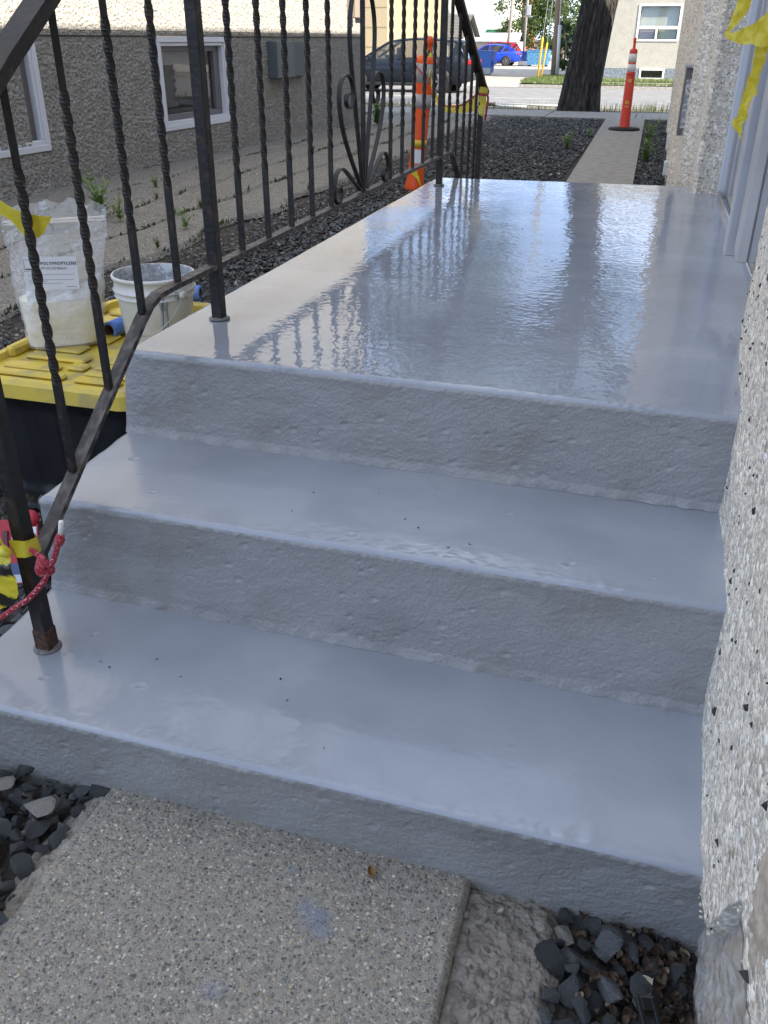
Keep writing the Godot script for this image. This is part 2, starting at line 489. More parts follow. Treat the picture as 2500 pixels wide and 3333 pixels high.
# a flat paint-covered surface between four corners (left/right, far/near) whose near edge rolls over a nosing
func build_stoop() -> void:
	var t := thing("concrete_stoop", "concrete landing with three steps under fresh glossy grey paint beside pebbled wall", "steps")
	# back-left, back-right, nose-left, nose-right, foot-left, foot-right (foot: bottom of the riser below the nose)
	var flights := [
		[Vector3(-1.045, 0, -4.50), Vector3(.38, 0, -4.60), Vector3(-1.062, 0, -1.627), Vector3(.38, 0, -1.606), Vector3(-1.072, -.19, -1.606), Vector3(.26, -.19, -1.600)],
		[Vector3(-1.075, -.19, -1.62), Vector3(.26, -.19, -1.62), Vector3(-1.068, -.19, -1.272), Vector3(.26, -.19, -1.258), Vector3(-1.078, -.406, -1.272), Vector3(.26, -.406, -1.254)],
		[Vector3(-1.082, -.406, -1.29), Vector3(.26, -.406, -1.28), Vector3(-1.075, -.406, -.925), Vector3(.26, -.406, -.915), Vector3(-1.08, -.62, -.942), Vector3(.26, -.62, -.936)],
	]
	var k := 0
	for f in flights:
		var bl: Vector3 = f[0]
		var br: Vector3 = f[1]
		var nl: Vector3 = f[2]
		var nr: Vector3 = f[3]
		var fl: Vector3 = f[4]
		var fr: Vector3 = f[5]
		var r := 0.010
		var dents := []
		for q in 26:
			dents.append(Vector3(rng.randf_range(-1.0, .18), lerpf(fl.y, nl.y, rng.randf_range(.1, .9)), rng.randf_range(.004, .010)))
		var wob := func(x: float, y: float, z: float, amp: float) -> Vector3:
			return Vector3(0, nz.get_noise_3d(x * 22.0, y * 22.0 + k * 50, z * 22.0) * amp, nz.get_noise_3d(x * 26.0 + 99, y * 26.0, z * 26.0) * amp)
		# the flat: u from the left skirt to the right, v from back to nose
		var edge := 0.024
		var pits := []
		for q in 0 if k == 0 else 10:
			pits.append(Vector3(rng.randf_range(-1.0, .15), lerpf(bl.z, nl.z, rng.randf_range(.35 if k == 0 else .1, .92)), rng.randf_range(.0045, .009)))
		var top := func(u: float, v: float) -> Vector3:
			var us := clampf((u - 0.04) / 0.96, 0.0, 1.0)
			var vv := 1.0 - pow(1.0 - v, 1.6)
			var p: Vector3 = bl.lerp(br, us).lerp(nl.lerp(nr, us), vv)
			p += wob.call(p.x, p.y, p.z, 0.0020) * Vector3(1, 1, 0)
			for pit in pits:
				var pd: float = Vector2(p.x - pit.x, p.z - pit.y).length() / pit.z
				if pd < 1.5:
					p.y += (-.0016 if pd < .8 else .0007) * pit.z * 150.0
			var dn: Vector3 = p - nl.lerp(nr, us)
			var near := Vector2(dn.x, dn.z).length()
			if near < r:
				var a := (1.0 - near / r)
				p.y -= r * (1.0 - sqrt(maxf(0.0, 1.0 - a * a * 0.9)))
			if near < 0.06:
				p.y += (0.0030 * absf(nz.get_noise_2d(p.x * 420.0, k * 31.0 + p.z * 160.0)) + .0010 * nz.get_noise_2d(p.x * 1500.0, p.z * 1500.0)) * (1.0 - near / .06) * (1.0 - near / 0.06) * smoothstep(0.0, .008, near)
			if u < 0.04:
				var w := 1.0 - u / 0.04
				p.y -= edge * (1.0 - sqrt(maxf(0.0, 1.0 - w * w)))
				p.x -= edge * w
				p.x += nz.get_noise_3d(p.x * 260, p.y * 260, p.z * 260) * 0.005 * w
			return p
		mi("landing" if k == 0 else "tread", grid(top, 260, 150 if k == 0 else 90, true), mats.paint_top if k == 0 else mats.paint_tread, t)
		# the riser below it
		var front := func(u: float, v: float) -> Vector3:
			var us := clampf((u - 0.03) / 0.97, 0.0, 1.0)
			var nose: Vector3 = nl.lerp(nr, us)
			var foot: Vector3 = fl.lerp(fr, us)
			var p: Vector3 = nose.lerp(foot, v)
			p.y -= r * 0.684 * (1.0 - v)
			p += wob.call(p.x, p.y, p.z, 0.0020) * Vector3(0, 1, 0) * (1.0 - smoothstep(0.0, .12, v))
			var q := nz.get_noise_3d(p.x * 55.0, p.y * 75.0 + k * 20, 3.0)
			p.z += (0.0022 * nz.get_noise_3d(p.x * 14.0, p.y * 30.0 + k * 40, 8.0) + 0.0020 * q + 0.0013 * nz.get_noise_3d(p.x * 900.0, p.y * 1100.0, k * 9.0) + .0012 * nz.get_noise_3d(p.x * 300.0, p.y * 380.0, k * 9.0)) * smoothstep(0.0, .04, v) + (.002 + 0.006 * absf(nz.get_noise_2d(p.x * 520.0, k * 31.0)) + .003 * nz.get_noise_2d(p.x * 1500.0, k * 31.0)) * smoothstep(0.0, .03, v) * exp(-v * 16.0)
			for d in dents:
				var dd: float = Vector2(p.x - d.x, (p.y - d.y) * 1.4).length() / d.z
				if dd < 1.2:
					p.z -= .0035 * (1.2 - dd)
			if v > 0.9:
				p.z += (v - 0.9) * 0.05 * (1.0 + nz.get_noise_2d(p.x * 400.0, 5.0))
			if u < 0.03:
				var w := 1.0 - u / 0.03
				p.x -= edge * (1.0 - (1.0 - w) * (1.0 - w))
				p.z -= edge * w * w
			return p
		var kk := k
		var stain := func(u: float, v: float) -> Color:
			var x := lerpf(-1.08, .26, u)
			var a := 0.0
			for q in ([[-.955, .05, .9], [-.80, .03, .3]] if kk == 1 else [[-.93, .06, .45], [-.25, .09, .25]]):
				var d: float = (x - q[0] + .02 * nz.get_noise_2d(v * 60.0, x * 20.0)) / q[1]
				a += q[2] * exp(-d * d) * (.55 + .9 * nz.get_noise_2d(x * 260.0, v * 50.0)) * (.4 + .6 * v)
			a = clampf(a, 0.0, 1.0)
			var g := 1.0 - .10 * smoothstep(.0, .5, nz.get_noise_2d(x * 40.0, v * 30.0 + kk * 70))
			return Color(g, g, g).lerp(Color(.72, .64, .55), a)
		mi("riser", grid(front, 300, 70, true, stain), mats.paint_side, t)
		var gr := RandomNumberGenerator.new()
		gr.seed = 60 + k
		for i in 7:
			var s := st()
			var q: Vector3 = bl.lerp(br, gr.randf_range(.1, .75)).lerp(nl.lerp(nr, gr.randf_range(.1, .75)), gr.randf_range(.3, .9))
			cbox(s, Transform3D(Basis.from_euler(Vector3(.2, gr.randf() * TAU, .1)), q + Vector3(0, .0015, 0)), Vector3(gr.randf_range(.002, .006), .002, gr.randf_range(.0015, .004)), .0007)
			obj("grit", s, mats.bark if i % 5 == 0 else mats.grit, t)
		# left flank and mass
		var xl := nl.x - edge + 0.002
		var flank := func(u: float, v: float) -> Vector3:
			var p := Vector3(xl, lerpf(bl.y - edge, -.66, v), lerpf(bl.z, nl.z - 0.02, u))
			p.x += 0.006 * nz.get_noise_3d(p.y * 40.0, p.z * 40.0, 12.0)
			return p
		mi("flank", grid(flank, 80, 16, true), mats.paint_side, t)
		k += 1
	# the far side, where two more steps lead down to the path
	for i in 3:
		var s := st()
		box(s, Vector3(-1.04, -.66, -4.56 - .33 * i), Vector3(.13, -.014 - .18 * i, -4.44 - .33 * i), 0.012)
		obj("back_step", s, mats.paint_side, t)

# ---------------------------------------------------------------- railing
const RX := -0.98

func rz(a: Array) -> Array:          # (z, y) pairs in the plane of the railing
	var o := []
	for i in range(0, a.size(), 2):
		o.append(Vector3(RX, a[i + 1], a[i]))
	return o

func twisted(s: SurfaceTool, z: float, y0: float, y1: float, t0: float, t1: float, turns: float, h := 0.0062) -> void:
	var n := 96
	var last := []
	for i in n + 1:
		var y := lerpf(y0, y1, float(i) / n)
		var a := TAU * turns * clampf((y - t0) / (t1 - t0), 0.0, 1.0)
		var c := []
		for k in 4:
			var b := a + PI / 4 + k * PI / 2
			c.append(Vector3(RX + cos(b) * h * 1.414, y, z + sin(b) * h * 1.414))
		if i > 0:
			for k in 4:
				var m: Vector3 = (c[k] + c[(k + 1) % 4]) * 0.5 - Vector3(RX, y, z)
				face(s, last[k], last[(k + 1) % 4], c[(k + 1) % 4], c[k], m)
		last = c

func build_railing() -> void:
	var t := thing("iron_railing", "black wrought iron railing with twisted bars and a scroll, along the stoop", "railing")
	var X := Vector3.RIGHT
	for p in [[-1.094, -.415, .42], [-1.905, -.005, .90], [-4.235, -.005, .905], [-5.19, -.45, .42]]:
		var s := st()
		box(s, Vector3(RX - .0138, p[1], p[0] - .0138), Vector3(RX + .0138, p[2], p[0] + .0138), .002)
		obj("post", s, mats.iron, t)
		if p[0] > -5.0:
			var f := st(true)
			var pr := [Vector2(.0, .001), Vector2(.0245, .001), Vector2(.026, .003), Vector2(.0235, .005), Vector2(.020, .006), Vector2(.0, .010)]
			lathe(f, pr, 18, Transform3D(Basis(), Vector3(RX, p[1] + (.006 if p[0] < -1.2 else .008), p[0])))
			var foot := obj("foot_flange", f, mats.flange, t)
	var rust := st()
	box(rust, Vector3(RX - .0155, -.408, -1.1095), Vector3(RX + .0155, -.36, -1.0785), .002)
	obj("rusty_foot", rust, mats.rust, t)
	var b := st()
	bar(b, rz([-1.105, -.232, -1.20, -.163, -1.40, -.018, -1.555, .094, -1.59, .116, -1.63, .128, -1.70, .130, -3.0, .131, -4.44, .127, -4.475, .122, -4.51, .104, -4.60, .035, -5.18, -.40]), X, .026, .011)
	obj("bottom_rail", b, mats.iron_worn, t)
	var h := st()
	bar(h, rz([-1.02, .400, -1.10, .450, -1.27, .578, -1.41, .672, -1.66, .852, -1.70, .880, -1.76, .898, -1.86, .904, -3.0, .906, -4.20, .904, -4.27, .894, -4.33, .866, -5.20, .388, -5.30, .345]), X, .042, .020)
	obj("handrail", h, mats.iron, t)
	var hl := st()
	bar(hl, rz([-1.02, .386, -1.27, .564, -1.41, .658, -1.66, .838, -1.71, .868, -1.86, .890, -4.20, .890, -4.29, .872, -4.35, .840, -5.20, .374]), X, .030, .012)
	obj("handrail_channel", hl, mats.iron, t)
	# bars of the stair flight, the landing and the far flight: z, foot, top, twist from, twist to
	for a in [[-1.258, -.113, .556], [-1.411, -.003, .660], [-1.565, .106, .77], [-1.723, .136, .885]]:
		var s := st()
		var m: float = a[2] - a[1]
		twisted(s, a[0], a[1], a[2], a[1] + m * .26, a[1] + m * .80, 2.9)
		obj("twisted_bar", s, mats.iron, t)
	for z in [-2.063, -2.230, -2.398, -2.565, -2.737, -3.407, -3.573, -3.740, -3.910, -4.080]:
		var s := st()
		twisted(s, z, .136, .895, .305, .735, 2.9)
		obj("twisted_bar", s, mats.iron, t)
	for a in [[-4.397, .128, .82], [-4.575, .055, .72], [-4.74, -.07, .63], [-4.90, -.19, .545], [-5.05, -.30, .46]]:
		var s := st()
		var m: float = a[2] - a[1]
		twisted(s, a[0], a[1], a[2], a[1] + m * .24, a[1] + m * .74, 2.9)
		obj("twisted_bar", s, mats.iron, t)
	# the scroll in the middle
	var c := st()
	box(c, Vector3(RX - .007, .136, -3.078), Vector3(RX + .007, .895, -3.064), .001)
	obj("centre_bar", c, mats.iron, t)
	var outer := [-3.052, .145, -2.995, .200, -2.922, .272, -2.862, .345, -2.834, .405, -2.828, .445, -2.838, .480, -2.866, .501, -2.903, .505, -2.938, .497, -2.960, .476, -2.968, .448, -2.958, .424, -2.936, .411, -2.910, .413, -2.895, .430, -2.903, .449, -2.922, .452]
	var inner := [-3.060, .150, -3.042, .220, -3.020, .300, -2.985, .420, -2.955, .520, -2.940, .590, -2.940, .650, -2.958, .700, -2.995, .755, -3.035, .800, -3.062, .840]
	var low := [-3.040, .143, -2.955, .185, -2.905, .212, -2.862, .232, -2.828, .238, -2.795, .230, -2.772, .206, -2.764, .175, -2.772, .150, -2.795, .139, -2.822, .144, -2.835, .164, -2.822, .182, -2.802, .182, -2.796, .168]
	for side in 2:
		for src in [[outer, "scroll"], [inner, "lyre_bar"], [low, "small_scroll"]]:
			var a: Array = src[0].duplicate()
			if side == 1:
				for i in range(0, a.size(), 2):
					a[i] = -6.142 - a[i]
			var s := st()
			bar(s, smoothed(rz(a), 5), X, .014, .0055)
			obj(src[1], s, mats.iron, t)

# ---------------------------------------------------------------- right-hand house
func wall_x(z: float) -> float:
	# face of the near pebbled wall in plan
	var pts := [[-2.70, .345], [-2.63, .305], [-2.50, .277], [-2.30, .254], [-2.11, .236], [-1.95, .222], [-1.75, .214], [-1.60, .202], [-1.26, .203], [-.92, .196], [-.5, .2], [3.0, .2]]
	for i in pts.size() - 1:
		if z <= pts[i + 1][0]:
			return lerpf(pts[i][1], pts[i + 1][1], clampf((z - pts[i][0]) / (pts[i + 1][0] - pts[i][0]), 0, 1))
	return .2

func dash_colour(r: RandomNumberGenerator) -> Color:
	if r.randf() < 0.012:
		return Color(.025, .022, .022)
	var k := r.randf_range(.86, 1.12)
	var c: Color = [Color(.78, .735, .65), Color(.74, .69, .60), Color(.80, .765, .69), Color(.66, .60, .51), Color(.73, .65, .575), Color(.76, .725, .65)][r.randi() % 5]
	return Color(c.r * k, c.g * k * .98, c.b * k * .92)

func far_x(z: float) -> float:
	return .150 + (z + 4.5) * .0078

func build_right_house() -> void:
	var t := thing("pebbled_house", "cream pebble dash apartment house with a doorway beside the painted landing", "building")
	# mass of the house behind the faces that show
	var s := st()
	box(s, Vector3(.50, -.7, -16.2), Vector3(9.0, 4.1, 4.0))
	box(s, Vector3(.36, 2.25, -4.6), Vector3(.52, 4.1, -2.5))
	obj("wall_core", s, mats.pebble_dash, t)
	var rf := st()
	var rp := []
	for q in [[.02, 4.3], [9.3, 4.3], [9.3, -16.5], [.02, -16.5]]:
		rp.append(Vector3(q[0], 4.1, q[1]))
		rp.append(Vector3(q[0], EAVE + .0435 * (q[1] + 4.26), q[1]))
	for i in 4:
		var a: Vector3 = rp[i * 2]
		var b: Vector3 = rp[(i * 2 + 2) % 8]
		face(rf, a, b, rp[(i * 2 + 3) % 8], rp[i * 2 + 1], (a + b) * .5 - Vector3(4.6, 4.1, -6.1))
	face(rf, rp[1], rp[3], rp[5], rp[7], Vector3.UP)
	face(rf, rp[0], rp[2], rp[4], rp[6], Vector3.DOWN)
	obj("roof", rf, mats.concrete, t)
	# near wall face
	var lump := func(p: Vector3) -> Vector3:
		return p + Vector3(-1, 0, 0) * (.010 * nz.get_noise_3d(p.x * 9, p.y * 30.0, p.z * 30.0) + .004 * nz.get_noise_3d(p.z * 160, p.y * 160, 4.0) + .0016 * nz.get_noise_3d(p.z * 900, p.y * 900, 4.0))
	var low := func(z: float) -> float:
		return -.455 + .03 * nz.get_noise_2d(z * 60.0, 2.0) + .012 * nz.get_noise_2d(z * 700.0, 2.0) + .215 * smoothstep(-.86, -.70, z)
	var zs := func(u: float) -> float:
		return -2.70 + 2.75 * u
	var near := func(u: float, v: float) -> Vector3:
		var z: float = zs.call(u)
		var y: float = lerpf(low.call(z), 1.3, v)
		var p: Vector3 = lump.call(Vector3(wall_x(z), y, z))
		if v < 0.012:
			p.x += .05
		return p
	mi("wall", grid(near, 300, 180, false), mats.pebble_dash, t)
	var w2 := st()
	box(w2, Vector3(.205, -.45, .0), Vector3(.52, 4.1, 4.0))
	box(w2, Vector3(.215, 1.29, -1.7), Vector3(.52, 4.1, .0))
	box(w2, Vector3(.30, 1.29, -2.66), Vector3(.52, 4.1, -1.7))
	box(w2, Vector3(.345, -.02, -2.70), Vector3(.52, 1.3, -2.60))
	obj("wall", w2, mats.pebble_dash, t)
	# loose relief of chips
	var xf := []
	var cols := []
	var r := RandomNumberGenerator.new()
	r.seed = 77
	for i in 30000:
		var u := r.randf()
		var z: float = zs.call(u)
		if z > -.25:
			continue
		var y0: float = low.call(z)
		var y := r.randf_range(y0, .95)
		if y < y0 + .012 + .01 * r.randf():
			continue
		if pow((z + .63) / .05, 2.0) + pow((y + .12) / .07, 2.0) < 1.0:
			continue
		var p: Vector3 = lump.call(Vector3(wall_x(z), y, z))
		var dark := i % 48 == 0
		var sz := r.randf_range(.009, .017) if dark else r.randf_range(.004, .0075)
		var bs := Basis.from_euler(Vector3(r.randf() * TAU, r.randf() * TAU, r.randf() * TAU)) * Basis.from_scale(Vector3(sz, sz * r.randf_range(.6, 1.5), sz * r.randf_range(.7, 1.2)))
		xf.append(Transform3D(bs, p + Vector3(sz * (.40 if not dark else .20), 0, 0)))
		cols.append(dash_colour(r) if not dark else Color(.03, .026, .025))
	var chip := flatm(Color.WHITE, .75)
	chip.vertex_color_use_as_albedo = true
	for m in 3:
		var x3 := []
		var c3 := []
		for i in range(m, xf.size(), 3):
			x3.append(xf[i])
			c3.append(cols[i])
		copies("stone_chips", stone(400 + m, false, .8), chip, x3, c3, t)
	var pm := stone(404, false, .8)
	# foundation that shows under the broken lower edge
	var fnd := func(u: float, v: float) -> Vector3:
		var z := lerpf(-1.7, 1.2, u)
		var y := lerpf(-.75, -.10, v)
		return Vector3(.222 - .010 * smoothstep(low.call(z) - .01, low.call(z) - .05, y) * smoothstep(-.95, -.84, z) + .012 * nz.get_noise_3d(z * 60, y * 60, 8.0) + .008 * nz.get_noise_3d(z * 260, y * 260, 8.0) + .004 * nz.get_noise_3d(z * 600, y * 600, 8.0) + .003 * nz.get_noise_3d(z * 1400, y * 1400, 8.0), y, z)
	mi("foundation", grid(fnd, 420, 130, false), mats.foundation, t)
	# mortar patch where the dash has broken away
	var patch := func(u: float, v: float) -> Vector3:
		var a := u * TAU
		var k := v * (1.0 + .45 * nz.get_noise_2d(cos(a) * 40, sin(a) * 40) + .15 * nz.get_noise_2d(cos(a) * 200, sin(a) * 200))
		var z := -.630 + cos(a) * .045 * k
		var y := -.120 + sin(a) * .065 * k
		return Vector3(wall_x(z) - .010 * sqrt(maxf(0.0, 1.0 - v * v)) + .006 * nz.get_noise_3d(z * 500, y * 500, 3), y, z)
	mi("mortar_patch", grid(patch, 72, 24, true), tex(ntex(63, .04, 3, 5, two(lin(.34, .28, .21), lin(.50, .43, .35))), .95, 4.0), t)
	# far face: a return beside the door, then shallow ribs running away to the street
	var f := st()
	var prof := [Vector2(.50, -4.37), Vector2(.275, -4.37), Vector2(.262, -4.37), Vector2(.176, -4.375), Vector2(.158, -4.39)]
	var z := -4.4
	while z > -16.0:
		prof.append(Vector2(far_x(z) + .012, z - .02))
		prof.append(Vector2(far_x(z) + .012, z - .55))
		prof.append(Vector2(far_x(z) - .052, z - .585))
		prof.append(Vector2(far_x(z) - .052, z - 2.0))
		prof.append(Vector2(far_x(z) + .012, z - 2.1))
		z -= 2.3
	var prof2 := []
	for q in prof:
		if q.y > -16.05:
			prof2.append(q)
	prof2.append(Vector2(far_x(-16.05), -16.05))
	var cnt := prof2.size()
	for i in cnt - 1:
		var a: Vector2 = prof2[i]
		var b: Vector2 = prof2[i + 1]
		var steps := int(maxf(1.0, (a - b).length() / .12))
		for k in steps:
			var pa := a.lerp(b, float(k) / steps)
			var pb := a.lerp(b, float(k + 1) / steps)
			var nn := Vector3(-(pb.y - pa.y), 0, pb.x - pa.x)
			nn = -nn if nn.x > 0.0 and absf(nn.x) > .001 else nn
			if absf(pb.y - pa.y) < .02:
				nn = Vector3(0, 0, 1)
			var y := -.70
			while y < 4.1:
				var y2 := minf(y + (.12 if y < 1.6 else 4.0), 4.1)
				face(f, Vector3(pa.x, y, pa.y), Vector3(pb.x, y, pb.y), Vector3(pb.x, y2, pb.y), Vector3(pa.x, y2, pa.y), nn)
				y = y2
	obj("wall", f, mats.pebble_dash, t)
	# scalloped corner at the street end
	var sc := st(true)
	for i in 31:
		lathe(sc, [Vector2(.0, -.07), Vector2(.05, -.06), Vector2(.075, 0), Vector2(.05, .06), Vector2(.0, .07)], 10, Transform3D(Basis(), Vector3(far_x(-16.05) + .045, -.55 + i * .15, -16.06)))
	obj("corner_beading", sc, mats.pebble_dash, t)
	var fc := []
	cols = []
	for i in 5200:
		var onend := r.randf() < .42
		var p := Vector3(r.randf_range(.165, .262), r.randf_range(0, .9), -4.372) if onend else Vector3(0, r.randf_range(-.5, 1.0), r.randf_range(-9.0, -4.4))
		if not onend:
			var m := fmod(-4.4 - p.z, 2.3)
			p.x = far_x(p.z) + (.012 if m < .55 or m > 2.1 else -.052)
		var sz := r.randf_range(.004, .008)
		fc.append(Transform3D(Basis.from_euler(Vector3(r.randf() * TAU, r.randf() * TAU, 0)) * Basis.from_scale(Vector3.ONE * sz), p))
		cols.append(Color(.02, .02, .02) if r.randf() < .035 else dash_colour(r))
	copies("stone_chips", pm, chip, fc, cols, t)
	# meter box and the small fittings near the ground
	var mb := st()
	box(mb, Vector3(.064, .165, -5.50), Vector3(.122, .495, -5.22), .006)
	obj("meter_box", mb, flatm(lin(.13, .125, .12), .5), t)
	var mp := t.get_node("meter_box")
	one_box("cover_plate", Vector3(.074, .20, -5.2195), Vector3(.114, .43, -5.214), mats.paint_smear, mp, .002)
	one_box("top_flange", Vector3(.058, .482, -5.51), Vector3(.126, .497, -5.20), flatm(lin(.34, .34, .35), .5), mp, .003)
	for q in [[-.35, -9.7, .10], [-.52, -9.1, .12], [-.44, -11.6, .09]]:
		one_box("vent_hood", Vector3(.04, q[0], q[1] - q[2]), Vector3(.16, q[0] + .13, q[1]), mats.white_vinyl, t, .01)
	# door frame: vertical aluminium members over a threshold
	var d := st()
	box(d, Vector3(.262, -.012, -4.362), Vector3(.52, 2.3, -4.30), .004)
	obj("door_jamb", d, mats.alu_white, t)
	for q in [[.286, .300, -4.27, .0], [.301, .312, -4.20, -.002]]:
		one_box("door_stop", Vector3(q[0], q[3], q[2] - .04), Vector3(.50, 2.3, q[2]), mats.alu, t, .003)
	one_box("door", Vector3(.315, .012, -4.19), Vector3(.352, 2.25, -2.74), mats.alu, t, .004)
	var dr := t.get_node("door")
	one_box("weather_strip", Vector3(.306, .26, -3.05), Vector3(.314, 2.2, -3.00), mats.black_rubber, dr, .001)
	one_box("door_stile", Vector3(.196, .108, -2.56), Vector3(.226, 2.25, -2.50), mats.alu, t, .003)
	var ro := st()
	box(ro, Vector3(.214, .124, -2.366), Vector3(.240, 2.25, -2.345), .003)
	box(ro, Vector3(.2415, .124, -2.366), Vector3(.262, 2.25, -2.352), .003)
	box(ro, Vector3(.216, .123, -2.48), Vector3(.2605, 2.25, -2.366), .002)
	obj("door_post", ro, mats.alu, t)
	one_box("door_post", Vector3(.252, .122, -2.52), Vector3(.30, 2.25, -2.44), mats.alu, t, .003)
	one_box("frame_seal", Vector3(.2265, .13, -2.51), Vector3(.2315, 2.25, -2.49), mats.black_rubber, t)
	var th := st()
	cbox(th, Transform3D(Basis(Vector3.UP, atan2(.028, 1.74)), Vector3(.2795, .012, -3.50)), Vector3(.006, .030, 1.72), .002)
	obj("threshold_edge", th, mats.steel, t)
	one_box("threshold", Vector3(.300, -.02, -4.30), Vector3(.50, .016, -2.60), mats.foundation, t, .004)

const EAVE := 4.87

# ---------------------------------------------------------------- left-hand house
func build_left_house() -> void:
	var t := thing("stucco_house", "grey and cream roughcast house with two white basement windows, across the yard", "building", Vector3(-4.9, 0, -6.5), 1.5202)
	# local x runs along the wall towards the street, z faces the yard
	var lo := st()
	for q in [[-6.0, -.7, -1.10, .62], [.225, -.7, 1.985, .62], [3.365, -.7, 7.60, .62]]:
		box(lo, Vector3(q[0], q[1], -.35), Vector3(q[2], q[3], 0))
	for q in [[-1.10, .225], [1.985, 3.365]]:
		box(lo, Vector3(q[0], -.7, -.35), Vector3(q[1], -.225, 0))
	box(lo, Vector3(7.25, -.7, -8.0), Vector3(7.598, .62, -.35))
	var fw := obj("foundation_wall", lo, mats.stucco_grey, t)
	# the thrown-on roughcast: real lumps
	var dash := FastNoiseLite.new()
	dash.seed = 12
	dash.noise_type = FastNoiseLite.TYPE_CELLULAR
	dash.cellular_return_type = FastNoiseLite.RETURN_DISTANCE
	dash.fractal_type = FastNoiseLite.FRACTAL_NONE
	dash.frequency = 1.0
	var lumps := func(x: float, y: float) -> float:
		var wx := x * 36.0 + 1.2 * nz.get_noise_2d(x * 300.0, y * 300.0)
		var wy := y * 36.0 + 1.2 * nz.get_noise_2d(y * 300.0, x * 300.0 + 50.0)
		return .006 - .012 * dash.get_noise_2d(wx, wy) + .005 * nz.get_noise_2d(x * 420.0, y * 420.0) + .006 * nz.get_noise_2d(x * 60.0, y * 60.0)
	for q in [[-.45, -.68, .03, .62], [.22, -.68, 1.99, .62], [3.36, -.68, 7.598, .62], [-.45, -.68, .225, -.222], [1.985, -.68, 3.365, -.222]]:
		var patch := func(u: float, v: float) -> Vector3:
			var x := lerpf(q[0], q[2], u)
			var y := lerpf(q[1], q[3], v)
			var e := smoothstep(0.0, .02, minf(minf(x - q[0], q[2] - x), q[3] - y))
			return Vector3(x, y, .002 + maxf(-.001, lumps.call(x, y)) * e)
		mi("roughcast", grid(patch, int((q[2] - q[0]) / .0085), int((q[3] - q[1]) / .0095), true), mats.stucco_grey, fw)
	var up := st()
	box(up, Vector3(-6.0, .655, -.35), Vector3(7.62, 5.2, .022), .012)
	box(up, Vector3(7.27, .655, -8.0), Vector3(7.62, 5.2, -.35))
	var uw := obj("wall", up, mats.stucco_cream, t)
	var upper := func(u: float, v: float) -> Vector3:
		var x := lerpf(-.5, 7.61, u)
		var y := lerpf(.66, 1.25, v)
		return Vector3(x, y, .024 + maxf(-.001, lumps.call(x, y + 5.0) * .8))
	mi("roughcast", grid(upper, 900, 60, true), mats.stucco_cream, uw)
	one_box("drip_strip", Vector3(-6.0, .618, -.3), Vector3(7.61, .656, .03), mats.stucco_grey, t, .004)
	one_box("roof", Vector3(-6.3, 5.2, -8.3), Vector3(7.9, 5.5, .5), mats.concrete, t)
	one_box("corner_trim", Vector3(7.60, .66, -.02), Vector3(7.63, 5.2, .03), mats.white_vinyl, t, .003)
	for q in [[-1.10, .225], [1.985, 3.365]]:
		var w := Node3D.new()
		put(w, t, "window")
		var a: float = q[0]
		var b: float = q[1]
		var c := st()
		for e in [[.0, .052, .028], [.052, .085, .014]]:
			for k in [[a + e[0], -.225 + e[0], b - e[0], -.225 + e[1]], [a + e[0], .615 - e[1], b - e[0], .615 - e[0]], [a + e[0], -.225 + e[1], a + e[1], .615 - e[1]], [b - e[1], -.225 + e[1], b - e[0], .615 - e[1]]]:
				box(c, Vector3(k[0], k[1], -.06), Vector3(k[2], k[3], e[2]), .004)
		obj("frame", c, mats.white_vinyl, w)
		var s := st()
		for k in [[a + .085, -.14, b - .085, -.085], [a + .085, .48, b - .085, .53], [a + .085, -.085, a + .14, .48], [b - .20, -.085, b - .085, .48]]:
			box(s, Vector3(k[0], k[1], -.09), Vector3(k[2], k[3], -.035), .004)
		obj("sash", s, mats.grey_vinyl, w)
		one_box("pane", Vector3(a + .13, -.09, -.075), Vector3(b - .19, .485, -.070), mats.glass, w)
		one_box("room", Vector3(a, -.2, -.34), Vector3(b, .6, -.30), mats.dark_room, w)
		one_box("blind", Vector3(a + .14, .36, -.16), Vector3(b - .2, .5, -.15), mats.alu, w)
	var mb := st()
	box(mb, Vector3(4.37, .175, .0), Vector3(4.86, .575, .15), .008)
	obj("meter_cabinet", mb, flatm(lin(.085, .10, .105), .5), t)
	one_box("meter_cabinet", Vector3(4.865, .18, .0), Vector3(5.37, .565, .09), flatm(lin(.085, .09, .083), .6), t, .006)
	var lm := st()
	box(lm, Vector3(6.93, .86, .022), Vector3(7.12, 1.22, .17), .008)
	obj("wall_lamp", lm, flatm(lin(.30, .25, .21), .5), t)
	one_box("junction_box", Vector3(7.24, .86, .022), Vector3(7.44, 1.25, .11), flatm(lin(.42, .43, .45), .5), t, .006)

# ---------------------------------------------------------------- ground
func sheet(prof: Array, x0: float, x1: float, nx := 1) -> ArrayMesh:
	# (z, y) profile swept along x
	var s := st()
	for i in prof.size() - 1:
		for k in nx:
			var a := lerpf(x0, x1, float(k) / nx)
			var b := lerpf(x0, x1, float(k + 1) / nx)
			face(s, Vector3(a, prof[i].y, prof[i].x), Vector3(b, prof[i].y, prof[i].x), Vector3(b, prof[i + 1].y, prof[i + 1].x), Vector3(a, prof[i + 1].y, prof[i + 1].x), Vector3.UP)
	s.generate_normals()
	return s.commit()

